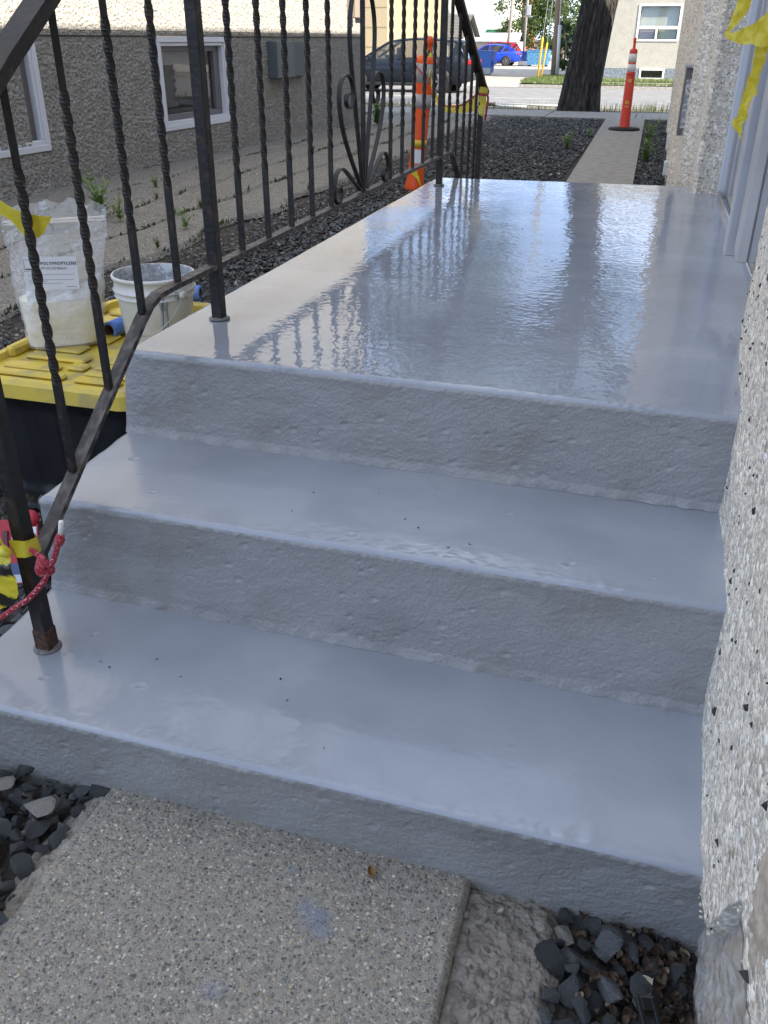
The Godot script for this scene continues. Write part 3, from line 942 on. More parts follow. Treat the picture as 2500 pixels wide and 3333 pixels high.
func build_ground() -> void:
	struct("ground", sheet([Vector2(12, -.68), Vector2(-16.4, -.68), Vector2(-17.8, -.68), Vector2(-22.2, -.92), Vector2(-22.5, -1.02), Vector2(-36.0, -1.10), Vector2(-60, -1.30), Vector2(-420, -1.30)], -260, 260), mats.dirt)
	var soil := func(u: float, v: float) -> Vector3:
		var x := lerpf(-3.1, .28, u)
		var z := lerpf(2.0, -16.3, v)
		return Vector3(x, -.592 + .010 * nz.get_noise_2d(x * 30, z * 30), z)
	struct("soil", grid(soil, 60, 260, false), mats.dirt)
	var loose := func(u: float, v: float) -> Vector3:
		var x := lerpf(-.135, .035, u) + .02 * nz.get_noise_2d(v * 90.0, u * 3.0)
		var z := lerpf(.2, -.938, v)
		return Vector3(x, -.570 + .007 * nz.get_noise_2d(x * 90, z * 60) + .0022 * nz.get_noise_2d(x * 500, z * 500) + .0016 * nz.get_noise_2d(x * 1500, z * 1500) - .035 * smoothstep(.72, 1.0, u), z)
	struct("sandy_ground", grid(loose, 60, 340, false), mats.sand)
	# front walk
	var slab := thing("concrete_slab", "grey exposed aggregate paving slab in front of the lowest painted step", "paving slab")
	var sl := func(u: float, v: float) -> Vector3:
		var x := lerpf(-.775, -.125, u)
		var z := lerpf(-.940, 1.3, v)
		var y := -.547 + .0025 * nz.get_noise_2d(x * 20, z * 20)
		var e := minf(u, 1.0 - u) * .65
		if e < .012:
			y -= .012 * (1.0 - sqrt(maxf(0, 1.0 - pow(1.0 - e / .012, 2.0))))
		if u < .01 or u > .99:
			x += .010 * nz.get_noise_2d(z * 50, u * 10) * (1.3 if u < .5 else .4)
		return Vector3(x, y, z)
	mi("slab_top", grid(sl, 110, 130, true), mats.aggregate, slab)
	one_box("slab_edge", Vector3(-.772, -.66, -.938), Vector3(-.127, -.562, 1.3), mats.aggregate, slab, .004)
	var r := RandomNumberGenerator.new()
	r.seed = 5
	for q in [[-.335, -.79, .034], [-.43, -.645, .022], [-.40, -.86, .013], [-.318, -.772, .024], [-.355, -.805, .022], [-.327, -.80, .018]]:
		var s := st()
		var o := Vector3(q[0], -.5432, q[1])
		var prev := Vector3.ZERO
		for k in 25:
			var a := TAU * k / 24
			var rr: float = q[2] * (1.0 + .55 * nz.get_noise_2d(cos(a) * 50 + q[0] * 900, sin(a) * 50))
			var p := o + Vector3(cos(a) * rr, 0, sin(a) * rr * .8)
			if k > 0:
				s.set_color(Color(.27, .31, .40, .42))
				s.add_vertex(o + Vector3(0, .0006, 0))
				s.set_color(Color(.27, .31, .40, 0))
				s.add_vertex(prev)
				s.set_color(Color(.27, .31, .40, 0))
				s.add_vertex(p)
			prev = p
		obj("paint_spot", s, mats.smudge, slab)
	# crumbled mortar along the left edge of the slab
	var cr := func(u: float, v: float) -> Vector3:
		var z := lerpf(-.945, -.55, u)
		var w := lerpf(-.755, -.835 + .03 * nz.get_noise_2d(z * 70, 1.0), v)
		return Vector3(w, -.552 - .035 * v * v + (.010 * nz.get_noise_2d(w * 240, z * 240) + .005 * nz.get_noise_2d(w * 1100, z * 1100)) * sin(v * PI), z)
	struct("crumbled_mortar", grid(cr, 160, 36, true), mats.sand)
	# leaf on the slab
	leaf_curl("dry_leaf", "small curled brown leaf lying on the grey paving slab", Vector3(-.277, -.541, -.888), .022, .6)
	# old paving between the gravel and the left house
	var pave := Node3D.new()
	put(pave, self, "pavement")
	pave.set_meta("kind", "structure")
	var xs := [-4.93, -4.40, -3.84, -3.36, -2.86]
	for i in 4:
		var z := -1.6 - r.randf()
		while z > -15.9:
			var z2 := z - r.randf_range(1.4, 3.6)
			if z - z2 > 2.9:
				z2 = z - 4.2
			var y := lerpf(-.528, -.550, i / 3.0) + r.randf_range(-.005, .004)
			var tilt := r.randf_range(-.012, .012)
			var a: float = xs[i]
			var b: float = xs[i + 1]
			var za := z
			var zb := z2
			var last := i == 3
			var n := int((z - z2) / .05)
			var top := func(u: float, v: float) -> Vector3:
				var zz := lerpf(za, zb, v)
				var xa := a + .075 * nz.get_noise_2d(zz * 22.0, a * 50.0) + .012 * nz.get_noise_2d(zz * 150.0, a * 50.0)
				var xb := b + .075 * nz.get_noise_2d(zz * 22.0, b * 50.0) + .012 * nz.get_noise_2d(zz * 150.0, b * 50.0)
				if last:
					xb += .16 * nz.get_noise_2d(zz * 12.0, 3.0)
				var x := lerpf(xa + .006, xb - .006, u)
				zz += .05 * nz.get_noise_2d(x * 40.0, 77.0) + .015 * nz.get_noise_2d(x * 200.0, 7.0)
				var e := minf(minf(u, 1.0 - u) * .5, minf(v, 1.0 - v) * (za - zb))
				var drop := .035 if e < .001 else (.006 * (1.0 - minf(1.0, e / .03)))
				return Vector3(x, y + tilt * (u - .5) - drop + .006 * nz.get_noise_2d(x * 30, zz * 30), zz)
			mi("slab", grid(top, 24, maxi(n, 20), false), mats.old_concrete, pave)
			z = z2
	# moss and small growth in the joints
	var mx := []
	var mc := []
	for i in 5200:
		var k := r.randi() % 5
		var z := r.randf_range(-15.0, -3.0)
		var b: float = xs[k]
		var x := b + .075 * nz.get_noise_2d(z * 22.0, b * 50.0) + r.randfn(0, .016)
		if k == 4:
			x += .16 * nz.get_noise_2d(z * 12.0, 3.0)
		if r.randf() > smoothstep(-.05, .35, nz.get_noise_2d(z * 26.0, b * 90.0)):
			continue
		var h := r.randf_range(.012, .045)
		mx.append(Transform3D(Basis.from_euler(Vector3(r.randf_range(-.5, .5), r.randf() * TAU, r.randf_range(-.5, .5))) * Basis.from_scale(Vector3(.014, h, .02)), Vector3(x, -.556, z)))
		var g := r.randf_range(.5, 1.3)
		mc.append(Color(.085 * g, .10 * g, .035 * g))
	var blade := st()
	ftri(blade, Vector3(-.5, 0, 0), Vector3(.5, 0, 0), Vector3(.15, 1, .3), Vector3(0, .2, 1))
	ftri(blade, Vector3(0, 0, -.5), Vector3(0, 0, .5), Vector3(.3, .8, .1), Vector3(1, .2, 0))
	blade.generate_normals()
	tag(copies("moss", blade.commit(), mats.leaf, mx, mc), "green moss and tiny growth lining the joints of the old paving", "moss")
	# path from the far end of the stoop to the street
	var path := Node3D.new()
	put(path, self, "path")
	path.set_meta("kind", "structure")
	for i in 6:
		var z := -5.3 - i * 1.85
		var z2 := z - 1.843
		var s := st()
		var l := [lerpf(-.735, -.958, (-5.3 - z) / 11.0), lerpf(-.735, -.958, (-5.3 - z2) / 11.0)]
		var w := [lerpf(-.15, -.333, (-5.3 - z) / 11.0), lerpf(-.15, -.333, (-5.3 - z2) / 11.0)]
		var y := -.545
		face(s, Vector3(l[0], y, z), Vector3(w[0], y, z), Vector3(w[1], y, z2), Vector3(l[1], y, z2), Vector3.UP)
		face(s, Vector3(l[0], y, z), Vector3(l[1], y, z2), Vector3(l[1], y - .08, z2), Vector3(l[0], y - .08, z), Vector3.LEFT)
		face(s, Vector3(w[0], y, z), Vector3(w[1], y, z2), Vector3(w[1], y - .08, z2), Vector3(w[0], y - .08, z), Vector3.RIGHT)
		face(s, Vector3(l[0], y, z), Vector3(w[0], y, z), Vector3(w[0], y - .08, z), Vector3(l[0], y - .08, z), Vector3.BACK)
		face(s, Vector3(l[1], y, z2), Vector3(w[1], y, z2), Vector3(w[1], y - .08, z2), Vector3(l[1], y - .08, z2), Vector3.FORWARD)
		obj("slab", s, mats.path_concrete, path)

func leaf_curl(called: String, label: String, at: Vector3, size: float, turn: float) -> void:
	var m := grid(func(u: float, v: float):
		var w := sin(v * PI) * .36
		var x := (u - .5) * 2.0
		return Vector3(x * w * size * .8, (x * x * .30 + sin(v * 7) * .06) * size, (v - .5) * size), 6, 8)
	var o := mi(called, m, flatm(lin(.24, .125, .045), .7))
	o.position = at
	o.rotation.y = turn
	tag(o, label, "leaf")

var stones := []
func stone_tone(r: RandomNumberGenerator) -> Color:
	var p := r.randf()
	if p < .055:
		var k := r.randf_range(.20, .42)
		return Color(k, k * .93, k * .82)
	var g := r.randf_range(.042, .11)
	return Color(g * .98, g, g * 1.06)

func on_built(x: float, z: float) -> bool:
	if x > -1.06 and z > -5.25 and z < -.95:
		return true
	if x > -.77 and x < -.13 and z > -.95:
		return true
	if z < -5.2 and x > lerpf(-.735, -.958, (-5.3 - z) / 11.0) and x < lerpf(-.15, -.333, (-5.3 - z) / 11.0):
		return true
	if x > -1.72 and x < -1.2 and z > -2.57 and z < -1.83:
		return true
	return false

func build_gravel() -> void:
	var r := RandomNumberGenerator.new()
	r.seed = 901
	var fine := []
	for i in 7:
		fine.append(stone(200 + i, true, [.62, .40, .5, .34, .55, .42, .7][i]))
	var coarse := []
	for i in 5:
		coarse.append(stone(300 + i, false, .5))
	# stones close to the viewer: one by one
	var bed := Node3D.new()
	put(bed, self, "gravel_bed")
	bed.set_meta("kind", "structure")
	var tones := []
	for i in 9:
		var m: StandardMaterial3D = mats.stone.duplicate()
		m.vertex_color_use_as_albedo = false
		var g: float = [.058, .07, .085, .095, .11, .135, .075, .09, .16][i]
		m.albedo_color = lin(g * 1.12, g * 1.2, g * 1.28)
		tones.append(local(m))
	var pale: StandardMaterial3D = mats.stone.duplicate()
	pale.vertex_color_use_as_albedo = false
	pale.albedo_color = lin(.46, .43, .38)
	local(pale)
	var placed := []
	var zones := [[-1.18, -.79, -.95, -.55, 120, -.572, .022, .046], [-1.62, -1.085, -1.84, -.92, 120, -.578, .026, .050], [.005, .19, -.932, -.62, 60, -.584, .026, .056]]
	for zn in zones:
		var tries := 0
		var got := 0
		while got < zn[4] and tries < 4000:
			tries += 1
			var x := r.randf_range(zn[0], zn[1])
			var z := r.randf_range(zn[2], zn[3])
			var sz := r.randf_range(zn[6], zn[7])
			var ok := true
			for q in placed:
				if Vector2(q.x - x, q.y - z).length() < (q.z + sz) * .36:
					ok = false
					break
			if not ok or on_built(x - sz * .4, z) and zn[4] != 60:
				continue
			placed.append(Vector3(x, z, sz))
			got += 1
			var o := MeshInstance3D.new()
			o.mesh = fine[r.randi() % fine.size()]
			o.material_override = pale if r.randf() < .05 else tones[r.randi() % tones.size()]
			put(o, bed, "stone")
			o.transform = Transform3D(Basis.from_euler(Vector3(r.randf_range(-.5, .5), r.randf() * TAU, r.randf_range(-.5, .5))) * Basis.from_scale(Vector3.ONE * sz), Vector3(x, zn[5] + r.randf_range(0, .018), z))
	for q in [[-.862, -.855, .048], [-.955, -.885, .036]]:
		var o := MeshInstance3D.new()
		o.mesh = fine[3]
		o.material_override = pale
		put(o, bed, "pale_stone")
		o.transform = Transform3D(Basis.from_euler(Vector3(.3, 1.0 + q[0], .2)) * Basis.from_scale(Vector3.ONE * q[2]), Vector3(q[0], -.545, q[1]))
	# the rest, too many to count
	var zones2 := [[-2.95, -1.05, 1.2, -4.4, 15000, .018, .042], [-3.0, -.9, -4.4, -9.0, 11000, .020, .042], [-3.05, -.9, -9.0, -16.3, 12000, .024, .046], [-.36, .16, -5.0, -16.3, 5200, .022, .044], [-1.2, -.76, .9, -.95, 900, .02, .04], [.02, .2, .4, -.94, 420, .012, .034], [-.125, .05, .3, -.935, 170, .005, .015]]
	var xf := []
	var cols := []
	for k in 5:
		xf.append([])
		cols.append([])
	for zn in zones2:
		for i in zn[4]:
			var x := r.randf_range(zn[0], zn[1])
			var z := r.randf_range(zn[3], zn[2])
			if on_built(x, z):
				continue
			var edge := smoothstep(-2.55, -2.95, x)
			if r.randf() < edge * .75:
				continue
			var sz := r.randf_range(zn[5], zn[6]) * lerpf(1.0, .55, smoothstep(-2.3, -2.8, x))
			var y := -.580 + r.randf_range(-.006, .022) + .012 * nz.get_noise_2d(x * 8, z * 8)
			if x > .0 and z > -1.0 and zn[6] > .02:
				y = -.606 + r.randf_range(-.004, .012)
			elif x > -.13 and z > -1.0 and zn[6] < .02:
				y = -.566 - .03 * smoothstep(-.01, .04, x)
			var k := r.randi() % 5
			xf[k].append(Transform3D(Basis.from_euler(Vector3(r.randf_range(-.6, .6), r.randf() * TAU, r.randf_range(-.6, .6))) * Basis.from_scale(Vector3.ONE * sz), Vector3(x, y, z)))
			var c := stone_tone(r)
			if zn[6] < .02:
				c = Color(.30, .27, .23) * r.randf_range(.5, 1.3)
			if r.randf() < smoothstep(-2.35, -2.8, x) * .8:
				var g := r.randf_range(.13, .36)
				c = Color(g, g * .92, g * .80)
			cols[k].append(c)
	for k in 5:
		var o := copies("gravel", coarse[k], mats.stone, xf[k], cols[k])
		tag(o, "dark crushed stone gravel covering the yard beside the stoop", "gravel", "gravel")
	# dead leaves and bits in the corner by the foundation
	var lf := grid(func(u: float, v: float):
		var x: float = (u - .5) * 2.0
		return Vector3(x * sin(v * PI) * .38, x * x * .35 + .12 * sin(v * 5), v - .5), 4, 5)
	var lx := []
	var lc := []
	for i in 620:
		var sz := r.randf_range(.008, .024)
		var p := Vector3(.20 - absf(r.randfn(0, .075)), -.592 + r.randf_range(0, .026), r.randf_range(-.935, -.60))
		if p.x < .03:
			continue
		lx.append(Transform3D(Basis.from_euler(Vector3(r.randf_range(-.8, .8), r.randf() * TAU, r.randf_range(-.8, .8))) * Basis.from_scale(Vector3.ONE * sz), p))
		var g := r.randf_range(.35, 1.2)
		lc.append(Color(.085 * g, .055 * g, .036 * g) if r.randf() > .07 else Color(.34, .29, .20))
	var lm := flatm(Color.WHITE, .8)
	lm.vertex_color_use_as_albedo = true
	tag(copies("leaf_litter", lf, lm, lx, lc), "brown dead leaves gathered between the stones and house foundation", "leaf litter")
	var bk := st()
	for q in [[-.022, -.045, -.012, .045], [.012, -.045, .022, .045], [-.012, -.045, .012, -.022], [-.012, .002, .012, .012], [-.012, .034, .012, .045]]:
		box(bk, Vector3(q[0], -.004, q[1]), Vector3(q[2], .004, q[3]), .001)
	var bo := obj("plastic_bracket", bk, mats.tote_black)
	bo.position = Vector3(.150, -.552, -.775)
	bo.rotation = Vector3(.25, .35, -.4)
	bo.scale = Vector3.ONE * .72
	tag(bo, "black slotted plastic bracket lying among dead leaves by the foundation", "bracket")
	var bt := st()
	tube(bt, [Vector3(0, 0, 0), Vector3(-.03, .004, .012), Vector3(-.055, .010, .02)], [.005, .007, .0075], 8)
	var bolt := obj("rusty_bolt", bt, mats.rust)
	bolt.position = Vector3(.212, -.455, -.665)
	tag(bolt, "rusty bolt stub sticking out of the foundation at lower right", "bolt")

# ---------------------------------------------------------------- plants
func weed(called: String, label: String, at: Vector3, h: float, stems: int, leafy: float, sd: int, group := "", tone := Color(.10, .17, .045)) -> void:
	var t := thing(called, label, "weed", at, 0.0, group)
	var r := RandomNumberGenerator.new()
	r.seed = sd
	var s := st()
	var l := st()
	for i in stems:
		var a := r.randf() * TAU
		var lean := r.randf_range(.05, .5) * h
		var hh := h * r.randf_range(.55, 1.0)
		var pts := []
		for k in 6:
			var q := k / 5.0
			pts.append(Vector3(cos(a) * lean * q * q, hh * q, sin(a) * lean * q * q))
		tube(s, pts, [h * .012, h * .011, h * .010, h * .008, h * .006, h * .003], 4, false)
		for k in int(14 * leafy):
			var q := r.randf_range(.08, 1.0)
			var p: Vector3 = (pts[int(q * 5)] as Vector3).lerp(pts[mini(int(q * 5) + 1, 5)], fmod(q * 5, 1.0))
			var b := r.randf() * TAU
			var d := Vector3(cos(b), r.randf_range(.1, .7), sin(b)).normalized()
			var ln := h * r.randf_range(.10, .24) * (1.25 - q * .6)
			var w := d.cross(Vector3.UP).normalized() * ln * .20
			var mid := p + d * ln * .5 + Vector3(0, ln * .04, 0)
			ftri(l, p, mid - w, mid + w, Vector3.UP)
			ftri(l, p + d * ln, mid - w, mid + w, Vector3.UP)
	var m := flatm(Color(tone.r, tone.g, tone.b).linear_to_srgb(), .6)
	m.backlight_enabled = true
	m.backlight = lin(.3, .4, .12)
	obj("stems", s, m, t)
	obj("leaves", l, m, t)

func build_weeds() -> void:
	var g := "weeds in the paving cracks"
	weed("tall_weed", "tall feathery weed in the paving crack just right of the plastic bag", Vector3(-3.82, -.54, -5.72), .42, 4, 2.6, 1)
	weed("tall_weed", "shorter feathery weed beside the tall one behind the bag", Vector3(-3.60, -.54, -5.62), .24, 4, 2.2, 2)
	weed("leafy_weed", "bright green leafy weed in the crack right of the square post", Vector3(-3.95, -.54, -7.78), .17, 9, 2.6, 3)
	weed("leafy_weed", "low leafy weed in a crack under the basement window", Vector3(-4.15, -.54, -7.1), .13, 8, 2.0, 4)
	weed("leafy_weed", "small pale weed standing on the paving behind the pail", Vector3(-3.05, -.55, -5.55), .18, 4, 2.0, 5)
	weed("grass_clump", "overgrown grass clump at the street corner of the stucco house", Vector3(-4.15, -.55, -13.7), .42, 26, 1.6, 6)
	weed("path_weed", "tall green weed at the right edge of the path near the black base", Vector3(-.17, -.58, -12.3), .38, 6, 2.4, 7)
	weed("path_weed", "broad leafy weed along the right edge of the path, nearest clump", Vector3(-.15, -.58, -10.6), .26, 12, 3.0, 8)
	weed("path_weed", "leafy weed clump in gravel left of the path", Vector3(-1.10, -.58, -11.6), .22, 12, 2.6, 9)
	weed("path_weed", "small weed at the left edge of the path farther up", Vector3(-.98, -.58, -13.2), .16, 7, 2.4, 10)
	weed("front_weed", "green lobed weed poking from dark stones at lower left corner", Vector3(-.815, -.57, -.66), .10, 7, 2.6, 11, "", Color(.12, .22, .05))
	var r := RandomNumberGenerator.new()
	r.seed = 44
	for q in [[-3.86, -5.2], [-3.33, -5.9], [-3.86, -6.6], [-3.32, -6.3], [-3.33, -7.2], [-3.86, -8.8], [-4.38, -8.3], [-3.32, -8.6], [-3.86, -10.2], [-3.33, -10.9], [-4.38, -9.9], [-2.86, -7.4], [-2.9, -4.9], [-2.95, -9.3], [-4.65, -9.9]]:
		weed("crack_weed", "low tuft of moss and weed growing in a crack of the old paving", Vector3(q[0], -.545, q[1]), r.randf_range(.05, .09), 14, 1.6, r.randi() % 9999, g, Color(.085, .105, .035))

# ---------------------------------------------------------------- things left on site
func rrect(cx: float, cz: float, hx: float, hz: float, r: float, n := 6) -> Array:
	var o := []
	for c in [[1, 1, 0.0], [-1, 1, PI / 2], [-1, -1, PI], [1, -1, 1.5 * PI]]:
		for k in n + 1:
			var a: float = c[2] + PI / 2 * k / n
			o.append(Vector2(cx + c[0] * (hx - r) + cos(a) * r, cz + c[1] * (hz - r) + sin(a) * r))
	return o

func loft(s: SurfaceTool, loops: Array) -> void:     # loops: [[Array of Vector2], y]
	for i in loops.size() - 1:
		var a: Array = loops[i][0]
		var b: Array = loops[i + 1][0]
		for k in a.size():
			var k2 := (k + 1) % a.size()
			var p := Vector3(a[k].x, loops[i][1], a[k].y)
			var q := Vector3(a[k2].x, loops[i][1], a[k2].y)
			var p2 := Vector3(b[k].x, loops[i + 1][1], b[k].y)
			var q2 := Vector3(b[k2].x, loops[i + 1][1], b[k2].y)
			tri(s, p, q, p2); tri(s, q, q2, p2)

func cap(s: SurfaceTool, loop: Array, y: float) -> void:
	var c := Vector2.ZERO
	for p in loop:
		c += p / loop.size()
	for k in loop.size():
		var a: Vector2 = loop[k]
		var b: Vector2 = loop[(k + 1) % loop.size()]
		ftri(s, Vector3(c.x, y, c.y), Vector3(a.x, y, a.y), Vector3(b.x, y, b.y), Vector3.UP)

func build_tote() -> void:
	var t := thing("storage_tote", "black plastic tote with a scuffed yellow lid, standing against the stoop", "tote", Vector3(-1.455, YARD, -2.195))
	var hx := .262
	var hz := .395
	var body := func(u: float, v: float) -> Vector3:
		var k := lerpf(.88, .955, v)
		var a := u * TAU
		var c := Vector2(cos(a), sin(a))
		var sq := pow(pow(absf(c.x), 8.0) + pow(absf(c.y), 8.0), -1.0 / 8.0)
		var p := Vector3(c.x * sq * hx * k, v * .335, c.y * sq * hz * k)
		var rib := .006 * smoothstep(.1, .5, sin(p.x * 62.0)) + .006 * smoothstep(.1, .5, sin(p.z * 55.0 + 1.0))
		rib *= smoothstep(.03, .12, v) * (1.0 - smoothstep(.82, .9, v))
		var n := Vector3(c.x, 0, c.y)
		p -= n * rib
		if v > .93:
			p += n * .010
		return p
	mi("body", grid(body, 240, 30, false), mats.tote_black, t)
	one_box("floor", Vector3(-.2, .004, -.32), Vector3(.2, .012, .32), mats.tote_black, t)
	var l := st()
	var y := .320
	loft(l, [[rrect(0, 0, .272, .405, .05), y], [rrect(0, 0, .280, .413, .055), y + .004], [rrect(0, 0, .276, .409, .055), y + .040], [rrect(0, 0, .268, .401, .05), y + .050], [rrect(0, 0, .246, .379, .04), y + .050], [rrect(0, 0, .240, .373, .036), y + .032]])
	cap(l, rrect(0, 0, .240, .373, .036), y + .032)
	var lid := obj("lid", l, mats.lid_yellow, t)
	var yy := y + .0325
	for q in [[-.20, -.33, -.06, -.25], [.05, -.33, .20, -.25], [-.21, -.22, -.05, -.16], [-.17, -.05, -.03, .02], [.06, -.22, .21, -.16], [.08, -.13, .20, -.07], [.08, -.04, .20, .03], [.08, .05, .21, .11], [-.21, .07, -.06, .13], [-.19, .15, .0, .20], [.055, .14, .20, .185], [.055, .20, .20, .235], [.055, .25, .19, .285], [-.02, .21, .035, .255], [-.20, .24, -.035, .285], [-.20, .30, .02, .335], [.055, .30, .19, .335]]:
		var s := st()
		box(s, Vector3(q[0], yy, q[1]), Vector3(q[2], yy + .011, q[3]), .0045)
		obj("lid_rib", s, mats.lid_yellow, lid)
	for q in [[-.255, -.30, -.225, -.10], [-.255, .02, -.225, .20], [-.16, -.40, .16, -.372], [.225, -.25, .255, -.10]]:
		var s := st()
		box(s, Vector3(q[0], y + .03, q[1]), Vector3(q[2], y + .062, q[3]), .007)
		obj("lid_rim_block", s, mats.lid_yellow, lid)

const DECK := YARD + .3525

func build_bag() -> void:
	var th := deg_to_rad(36)
	var t := thing("plastic_bag", "clear zip bag part filled with white powder, labelled polypropylene, on the yellow lid", "bag", Vector3(-1.605, DECK + .011, -2.13), th)
	var outline := func(u: float, v: float, k: float, rough: float) -> Vector3:
		var w: float = lerpf(.100, .140, pow(v, .8)) * k
		var d: float = (lerpf(.052, .062, smoothstep(0, .25, v)) * (1.0 - smoothstep(.30, .93, v)) + .0035) * k
		var a := u * TAU
		var c := cos(a)
		var s := sin(a)
		var p := Vector3(signf(c) * pow(absf(c), .55) * w + .030 * v, v * .375, signf(s) * pow(absf(s), .75) * d)
		var q := p * 210.0 * Vector3(1.0, .7, 1.0)
		p += Vector3(nz.get_noise_3dv(q), 0, nz.get_noise_3dv(q + Vector3(9, 4, 33))) * rough * smoothstep(0.0, .15, v) * (1.0 - smoothstep(.9, .96, v) * .6)
		p += Vector3(0, 0, absf(nz.get_noise_3dv(p * 620.0)) - .2) * rough * .75 * smoothstep(.35, .5, v)
		if v > .9:
			p.y += (v - .9) * 10.0 * (.016 * nz.get_noise_2d(p.x * 420.0, 3.0) + .02 * (1.0 - pow(absf(p.x - .03) / .14, 2.0)))
			p.z += (v - .9) * .20 * nz.get_noise_2d(p.x * 260.0, 8.0)
		return p
	mi("film", grid(func(u: float, v: float): return outline.call(u, v, 1.0, .014), 240, 170, false), mats.plastic_clear, t)
	var pow_f := func(u: float, v: float) -> Vector3:
		var vv := v * .40
		var p: Vector3 = outline.call(u, maxf(vv, .012), .955, .006)
		if v < .02:
			p = Vector3(p.x * v / .02, .004, p.z * v / .02)
		if v > .93:
			var k := (1.0 - v) / .07
			p.x = lerpf(.0, p.x, k)
			p.z = lerpf(.0, p.z, k)
			p.y += .02 * (1.0 - k) + .018 * p.x * 10.0 * 0.3
		return p
	mi("powder", grid(pow_f, 90, 60, false), mats.powder, t)
	# dust clinging to the inside higher up
	var dust := func(u: float, v: float) -> Vector3:
		var a := lerpf(.02, .36, u)
		var top := .52 + .04 * sin(u * 5.0 + 1.0) - .05 * u
		return outline.call(a, lerpf(.37, top, v), .975, .011)
	mi("powder_dust", grid(dust, 50, 24, false), mats.powder_film, t)
	var sl := st()
	box(sl, Vector3(-.105, .345, -.006), Vector3(.165, .349, .007), .001)
	box(sl, Vector3(-.105, .338, -.005), Vector3(.165, .341, .006), .001)
	obj("zip_seal", sl, mats.plastic_clear, t)
	# paper label
	var lb := Node3D.new()
	put(lb, t, "label")
	lb.position = Vector3(.005, .218, .0665)
	lb.rotation = Vector3(-.10, 0, -.055)
	one_box("sheet", Vector3(-.078, -.046, -.0004), Vector3(.062, .042, .0004), mats.paper, lb)
	var txt := func(called: String, words: String, x: float, y: float, h: float, bold: bool) -> void:
		var m := TextMesh.new()
		var f := SystemFont.new()
		f.font_names = PackedStringArray(["Droid Sans"])
		f.font_weight = 700 if bold else 400
		m.font = f
		m.text = words
		m.font_size = 32
		m.pixel_size = h / 32.0
		m.depth = .0003
		m.horizontal_alignment = HORIZONTAL_ALIGNMENT_LEFT
		var o := mi(called, m, mats.ink, lb)
		o.position = Vector3(x, y, .0007)
	txt.call("heading", "POLYPROPYLENE", -.034, .024, .0118, true)
	txt.call("subheading", "PP-30 (30 Mesh)", -.034, .011, .0094, false)
	var fr := st()
	for q in [[-.076, .034, -.0425, .0348], [-.076, .004, -.0425, .0048], [-.076, .004, -.0752, .0348], [-.0433, .004, -.0425, .0348], [-.073, .008, -.046, .011]]:
		box(fr, Vector3(q[0], q[1], .0004), Vector3(q[2], q[3], .0008))
	obj("logo_square", fr, mats.ink, lb)
	var ln := st()
	for q in [[-.006, .052], [-.011, -.05], [-.020, .050], [-.024, -.02], [-.030, .02]]:
		box(ln, Vector3(-.068, q[0], .0004), Vector3(q[1], q[0] + .0012, .0007))
	box(ln, Vector3(.030, -.040, .0004), Vector3(.054, -.038, .0007))
	obj("small_print", ln, flatm(lin(.30, .30, .33), .6), lb)

func build_pail() -> void:
	var t := thing("paint_pail", "white plastic pail smeared with grey paint, standing on the yellow tote lid", "pail", Vector3(-1.360, DECK + .008, -2.255))
	var s := st(true)
	lathe(s, [Vector2(.0, .0), Vector2(.094, .0), Vector2(.098, .003), Vector2(.1075, .135)], 48)
	s.set_smooth_group(1)
	lathe(s, [Vector2(.1075, .135), Vector2(.1155, .136), Vector2(.1165, .139), Vector2(.1125, .142), Vector2(.1105, .152)], 48)
	lathe(s, [Vector2(.1105, .152), Vector2(.1180, .153), Vector2(.1190, .157), Vector2(.1140, .160), Vector2(.1125, .186), Vector2(.1180, .187), Vector2(.1190, .193), Vector2(.1170, .197), Vector2(.1135, .197)], 48)
	obj("shell", s, mats.pail, t)
	var i := st(true)
	lathe(i, [Vector2(.1135, .197), Vector2(.1085, .186), Vector2(.1040, .10), Vector2(.0960, .012)], 48)
	obj("painted_inside", i, mats.paint_smear, t)
	var p := st(true)
	lathe(p, [Vector2(.097, .014), Vector2(.0, .0145)], 32)
	obj("wet_paint", p, mats.paint_wet, t)
	for q in [[.92, .137, .055, .0045], [.80, .137, .03, .005], [.86, .15, .11, .003], [.5, .16, .14, .006]]:
		var d := st(true)
		var a: float = q[0]
		var pts := []
		for k in 7:
			var y := lerpf(q[1], q[2], k / 6.0)
			var r := lerpf(.0985, .1078, y / .137) if y < .137 else .113
			var b := a + .012 * sin(k * 1.7)
			pts.append(Vector3(cos(b) * r, y, sin(b) * r))
		tube(d, pts, [q[3] * 1.3, q[3], q[3] * .8, q[3] * .7, q[3] * .7, q[3] * .8, q[3] * .9], 6)
		obj("paint_drip", d, mats.paint_wet, t)
	var h := st(true)
	var pts := []
	for k in 25:
		var a := PI * k / 24.0
		pts.append(Vector3(cos(a + 2.85) * .122, .150 - sin(a) * .10, sin(a + 2.85) * .118 + sin(a) * .012) if false else Vector3(.120 * cos(a) * .96, .150 - .108 * sin(a), .045 * cos(a) + .122 * sin(a) * .93))
	tube(h, pts, .0014, 6)
	obj("wire_handle", h, mats.steel, t)
	for sg in [-1, 1]:
		var e := st(true)
		tube(e, [Vector3(sg * .104, .150, sg * .042), Vector3(sg * .122, .150, sg * .046)], .011, 10)
		obj("handle_ear", e, mats.pail, t)

